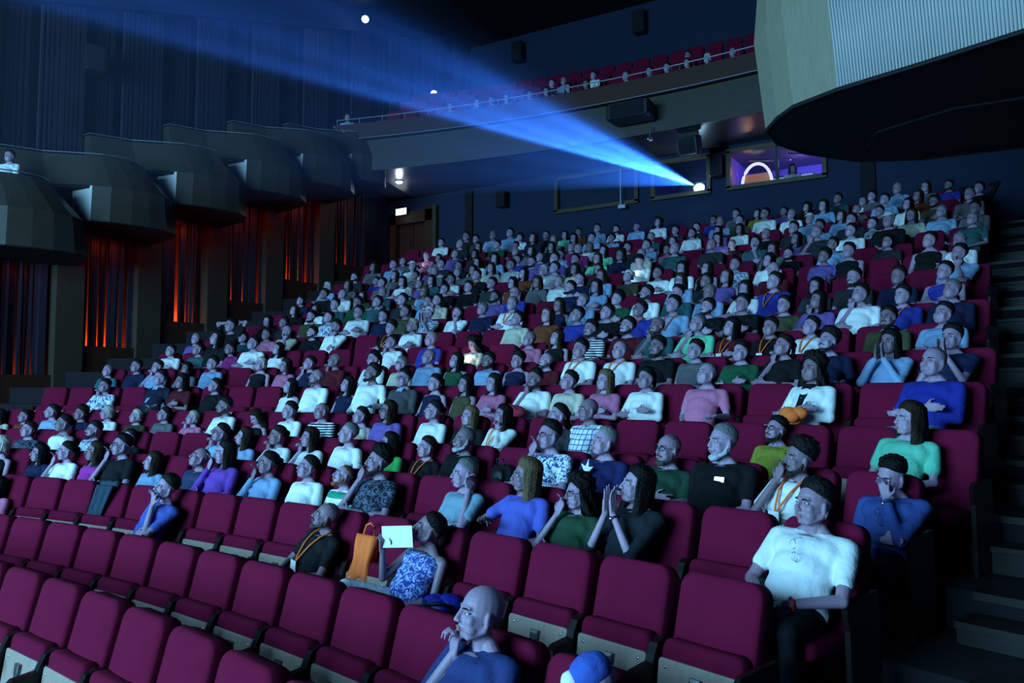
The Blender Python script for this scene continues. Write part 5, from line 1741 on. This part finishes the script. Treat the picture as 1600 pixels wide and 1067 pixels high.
PW = {}
POBJ = {}
for rank, (r, i, dev, dz, hc, sc, fl, per, near, fem) in enumerate(PEOPLE):
    q = ROWS[r]
    x, y, th = seat_pos(r, i, dev * .85)
    # everyone turns a little towards the screen
    tx, ty = -2.5 - x, 2.5 - y
    want = math.atan2(-tx, ty)
    want = math.atan2(math.sin(want), math.cos(want))
    base = PI - th
    dlt = math.atan2(math.sin(want - base), math.cos(want - base))
    rz = base + dlt * (.55 if near else .9) + (random.Random(rank).uniform(-.09, .09))
    s_ = 1 + dz / 1.12
    if (r, i) == (2, 8):
        s_ *= 1.10
        x += .07
    if (r, i) == (2, 9):
        x += .10
        y -= .02
        s_ *= .97
    if (r, i) == (5, 10):
        x += .08
        s_ *= .97
    nr = q['i1'] - i + 1
    ex = ''
    if 'g' in fl and 'b' not in fl:
        ex = ', glasses'
    elif 'b' in fl:
        ex = ', beard'
    a = 'person, %s%s, %s top, %s row, %s from right aisle' % (HN[hc], ex, COLN[sc], ORD[r], ORD[nr])
    if len(a.split()) > 16:
        a = 'person, %s, %s top, %s row, %s from right aisle' % (HN[hc].split(' ', 0)[0], COLN[sc].split(' ')[0], ORD[r], ORD[nr])
    PW[(r, i)] = (Matrix.Translation((x, y, q['Z'])) @ Matrix.Rotation(rz, 4, 'Z') @ Matrix.Scale(s_, 4), per)
    POBJ[(r, i)] = dress(r, (x, y, q['Z']), rz, s_, hc, sc, fl, per, near, a, 'audience seated in the stalls', rank if (r, i) != (3, 5) else 4, rk=(r, i))
for k, (x, y, hc, sc) in enumerate(BALP):
    rr = math.hypot(x, y)
    z = BZ[0] if rr < 35.5 else BZ[1]
    th = math.atan2(x, y)
    dress(19, (x, y, z), PI - th - .15, 1.0, hc, sc, '', bkey if k % 2 else wkey, False,
          'balcony viewer with %s and %s top, %s from the left behind the rail' % (HN[hc], COLN[sc].split(' ')[0], ORD[k + 1]), 'viewers up in the balcony', k, True)
for k, (x, y, z, lab) in enumerate(((-10.1, 23.0, 5.62, 'dark-haired viewer in white top leaning on the nearest box rail at left'),
                                    (-10.1, 32.6, 9.30, 'viewer in pale top in the rearmost wall box beside the balcony'))):
    dress(19, (x, y, z), PI + .5, 1.0, 'S' if k == 0 else 'M', 'W' if k == 0 else 'L', '', wkey, False, lab, 'viewers in the side boxes', 50 + k, True)


# ---- things worn: watches, wristband, hanging glasses, prints on shirts
def wear(rk, k, rad, mat, name, face=False):
    o = POBJ[rk]
    q, c, u, w_, ax = ring(PW[rk][1], k, rad)
    b_ = q.build(name, mat, o, True)
    if face:
        q = MB()
        q.ell(c + u * rad, (.016, .016, .016), n=10, k=6)
        q.build('dial', 'steel', b_, True)


wear((4, 8), 1, .027, 'black', 'watch', True)
wear((5, 10), 1, .031, 'black', 'watch', True)
wear((4, 10), 1, .033, plain('red_wristband', (.5, .01, .03), .6), 'wristband')
for rk, zz, yy, mt, nm in (((4, 10), .845, .262, 'steel', 'hanging_glasses'), ((5, 10), .80, .262, 'black', 'hanging_sunglasses')):
    cf = chest_frame(PW[rk][1])
    m = cf @ Matrix.Translation((.0, yy, zz)) @ Matrix.Rotation(R(-75), 4, 'Y') @ Matrix.Translation((0, -.1, 0)) @ Matrix.Scale(1.0, 4)
    obj(nm, GLASSES, mt, POBJ[rk], mw=m)
q = MB()
q.add([(.0, 0, .10), (.018, 0, .035), (.075, 0, .055), (.030, 0, .0), (.05, 0, -.055), (.0, 0, -.02), (-.045, 0, -.07), (-.035, 0, -.005), (-.07, 0, .035), (-.018, 0, .03)], [(0, 1, 2, 3, 4, 5, 6, 7, 8, 9)])
q.loops([[(x, -.004, z) for x, y, z in q.V[0]], [(x, .004, z) for x, y, z in q.V[0]]])
obj('star_print', q.mesh('star_print'), 'white', POBJ[(5, 6)], mw=chest_frame(PW[(5, 6)][1]) @ Matrix.Translation((0, .270, .845)) @ Matrix.Rotation(R(8), 4, 'X'))
q = MB()
q.box((0, 0, 0), (.07, .008, .035))
obj('chest_print', q.mesh('chest_print'), 'steel', POBJ[(5, 8)], mw=chest_frame(PW[(5, 8)][1]) @ Matrix.Translation((-.075, .215, .83)) @ Matrix.Rotation(R(12), 4, 'Z'))
q = MB()
scalp(q, 40, 40, 40, .017, top=.012, n=24, k=6)
q.xform(Matrix.Rotation(R(-52), 4, 'X'))
obj('cap_panel', q.mesh('cap_panel', True), 'white', POBJ[(2, 9)], mw=PW[(2, 9)][1]['head'])
q = MB()
q.ell((0, 0, 0), (1, 1, 1))


def local_thing(name, mw, label, cat, parts, group=None):
    e = obj(name, None, None, label=label, cat=cat, group=group)
    e.matrix_world = mw
    for nm, q, mt, sm in parts:
        me = q.mesh(nm, sm)
        fix_normals(me)
        obj(nm, me, mt, e)
    return e


def seat_mw(r, i, loc=(0, 0, 0)):
    x, y, th = seat_pos(r, i)
    return Matrix.Translation((x, y, ROWS[r]['Z'])) @ Matrix.Rotation(PI - th, 4, 'Z') @ Matrix.Translation(loc)


def drape(w, h, t, seed, skew=0.0, nx=14, nz=12, back=0.0, fold=.014):
    """a creased cloth panel with thickness; optional part hanging over the back"""
    rs_ = random.Random(seed)
    a, b_ = rs_.uniform(0, 6), rs_.uniform(0, 6)
    q = MB()
    pts = {}
    F = []
    for side_ in (0, 1):
        for j in range(nz + 1):
            for i in range(nx + 1):
                u, v = i / nx - .5, j / nz
                ww = w * (1 - .25 * abs(v - .4)) * (1 + .08 * math.sin(7 * v + a))
                x = u * ww + skew * v
                y = fold * math.sin(u * 17 + 3 * v + a) + fold * .6 * math.sin(u * 31 + b_ + 5 * v) - side_ * t
                z = -v * h * (1 + .10 * math.sin(u * 6 + b_))
                q.V.append(np.array([[x, y, z]]))
    n = (nx + 1) * (nz + 1)
    idx = lambda s_, j, i: s_ * n + j * (nx + 1) + i
    for j in range(nz):
        for i in range(nx):
            F.append((idx(0, j, i), idx(0, j, i + 1), idx(0, j + 1, i + 1), idx(0, j + 1, i)))
            F.append((idx(1, j, i), idx(1, j + 1, i), idx(1, j + 1, i + 1), idx(1, j, i + 1)))
    for j in range(nz):
        F.append((idx(0, j, 0), idx(0, j + 1, 0), idx(1, j + 1, 0), idx(1, j, 0)))
        F.append((idx(0, j, nx), idx(1, j, nx), idx(1, j + 1, nx), idx(0, j + 1, nx)))
    for i in range(nx):
        F.append((idx(0, 0, i), idx(1, 0, i), idx(1, 0, i + 1), idx(0, 0, i + 1)))
        F.append((idx(0, nz, i), idx(0, nz, i + 1), idx(1, nz, i + 1), idx(1, nz, i)))
    q.V = [np.concatenate(q.V)]
    q.F = F
    q.n = 2 * n
    return q


mats_ = {}
M['tealcloth'] = plain('dark_teal_cloth', (.02, .045, .07), .9, bump=.3)
M['bluebag'] = plain('blue_nylon', (.015, .02, .30), .45, bump=.4, bscale=25)
M['redbag'] = plain('crimson_fabric', (.30, .015, .04), .8)
# jacket over a seat in the third row
jk = drape(.27, .50, .02, 3, skew=.20)
tp = MB()
tp.tube([(-.13 + .26 * t, -.075 + .004 * math.sin(9 * t), .012 + .006 * math.sin(13 * t)) for t in np.linspace(0, 1, 9)], .035, 8)
bk = drape(.26, .30, .02, 5)
bk.xform(Matrix.Translation((0, -.15, 0)))
local_thing('jacket', seat_mw(3, -3, (-.02, .0, .99)) @ Matrix.Rotation(R(6), 4, 'X'), 'dark teal jacket draped over an empty red seat at lower left', 'jacket',
            [('front_panel', jk, 'tealcloth', True), ('collar', tp, 'tealcloth', True), ('back_panel', bk, 'tealcloth', True)])
# orange bag
ob = drape(.22, .34, .07, 8, skew=.02, fold=.012)
hd = MB()
hd.tube([(-.06, -.03, 0), (-.045, -.03, .07), (0, -.03, .09), (.045, -.03, .07), (.06, -.03, 0)], .009, 6)
local_thing('tote_bag', seat_mw(3, 4, (.08, .045, .88)) @ Matrix.Rotation(R(14), 4, 'X'), 'orange cloth bag standing on the seat beside the woman holding white paper', 'bag',
            [('bag_body', ob, 'orange', True), ('handle', hd, 'orange', True)])
# white sheet held by the woman in the blue floral top
mwW, pr = PW[(3, 5)]
hw_ = Vector(pr['hands'][0][0] + pr['hands'][0][1] * .08)
q = MB()
q.box((-.115, .0, .03), (.25, .004, .16))
e = local_thing('paper_sheet', mwW @ Matrix.Translation(hw_) @ Matrix.Rotation(R(28), 4, 'Z') @ Matrix.Rotation(R(4), 4, 'Y'), 'white sheet of paper held up beside the face of a seated woman', 'paper', [('sheet', q, 'white', False)])
# blue bag between the seats
q = MB()
for k_ in range(7):
    q.ell((.05 * math.sin(k_ * 2.1), .04 * math.cos(k_ * 1.7), .01 * (k_ % 3)), (.12 - .008 * k_, .07, .06), n=12, k=8)
st = MB()
st.tube([(-.12, .02, .02), (-.08, .10, .05), (.02, .12, .03), (.10, .06, .04)], .012, 6)
local_thing('backpack', seat_mw(3, 6, (.20, .20, .56)), 'shiny blue bag beside the woman in the blue floral top', 'bag', [('bag_body', q, 'bluebag', True), ('strap', st, 'black', True)])
q = MB()
slab(q, .26, .34, .16, .09, .05, .02)
st = MB()
st.tube([(-.05, .06, .30), (-.04, .08, .38), (.04, .08, .38), (.05, .06, .30)], .010, 6)
pk = MB()
pk.ell((0, .10, .12), (.09, .03, .08))
local_thing('backpack', seat_mw(5, 4, (.06, .10, .52)) @ Matrix.Rotation(R(12), 4, 'X'), 'small black backpack standing on an empty seat behind the woman in blue', 'bag', [('bag_body', q, 'black', True), ('handle', st, 'black', True), ('front_pocket', pk, 'ceil', True)])
for rk in [(r_, i_) for (r_, i_, _d, _z, hc_, sc_, fl_, _p, _n, _f) in PEOPLE if r_ == 7 and fl_ == 'bh' and sc_ == 'W']:
    q = MB()
    q.ell((0, 0, 0), (.20, .09, .085), n=16, k=10)
    q.ell((.06, .01, .03), (.12, .07, .07), n=14, k=9)
    st = MB()
    st.tube([(-.12, .06, .03), (-.05, .09, .07), (.06, .09, .06), (.13, .05, .02)], .009, 6)
    local_thing('handbag', PW[rk][0] @ Matrix.Translation((0, .50, .70)), 'crimson bag on the lap of a bearded viewer in a white shirt', 'bag', [('bag_body', q, 'redbag', True), ('strap', st, 'redbag', True)])
# orange cloth on the lap of the curly-haired woman in the seventh row
q = MB()
for k_ in range(5):
    q.ell((.05 * math.sin(k_ * 2.3), .03 * math.cos(k_), .03 * math.sin(k_)), (.09, .06, .06), n=12, k=8)
for rk in [(r_, i_) for (r_, i_, _d, _z, hc_, sc_, fl_, _p, _n, _f) in PEOPLE if r_ == 7 and sc_ == 'B3']:
    local_thing('folded_cloth', PW[rk][0] @ Matrix.Translation((-.08, .48, .68)), 'rust orange bundle on the lap of the curly-haired viewer in white shirt', 'cloth', [('bundle', q, 'orange', True)])
# glowing phones
gl = {9: ('held by the fair curly viewer with brightly lit face', 2.2, (.95, .95, .9)), 12: ('lighting a face green-white in the middle rows', .9, (.5, 1, .8)),
      13: ('lighting a face in the middle rows', .9, (.5, 1, .8)), 14: ('held up near the back rows', .7, (1, .8, .9)), 15: ('held in the upper rows', .6, (.9, .8, 1)), 16: ('held high near the door', .8, (1, .8, .9)), 17: ('held near the back', .8, (1, .8, .9))}
pl = [(r_, i_) for (r_, i_, _d, _z, hc_, sc_, fl_, _p, _n, _f) in PEOPLE if 'P' in fl_]
for k_, rk in enumerate(pl):
    mwP, pr = PW[rk]
    q = MB()
    q.box((0, 0, 0), (.075, .012, .15))
    sc2 = MB()
    sc2.box((0, -.007, 0), (.068, .002, .138))
    m = mwP @ Matrix.Translation((0, .42, .76)) @ Matrix.Rotation(R(-50), 4, 'X')
    nr = ROWS[rk[0]]['i1'] - rk[1] + 1
    local_thing('smartphone', m, 'glowing smartphone in the hands of a viewer, %s row, %s from right aisle' % (ORD[rk[0]], ORD[nr]), 'phone', [('case', q, 'black', False), ('screen', sc2, 'phone', False)])
    light('phone_glow', 'POINT', (mwP @ Vector((0, .33, .88))), (0, 0, 0), 2.6 if rk[0] == 9 else 1.0, (1.0, .97, .9) if rk[0] == 9 else (.7, 1.0, .85), shadow_soft_size=.04)

dress(19, (2.05, 37.35, 7.0), PI + .5, 1.0, 'M', 'W', '', wkey, False, 'projectionist with warm-lit hair and white top inside the lit booth window', 'people in the projection booth', 61, True)
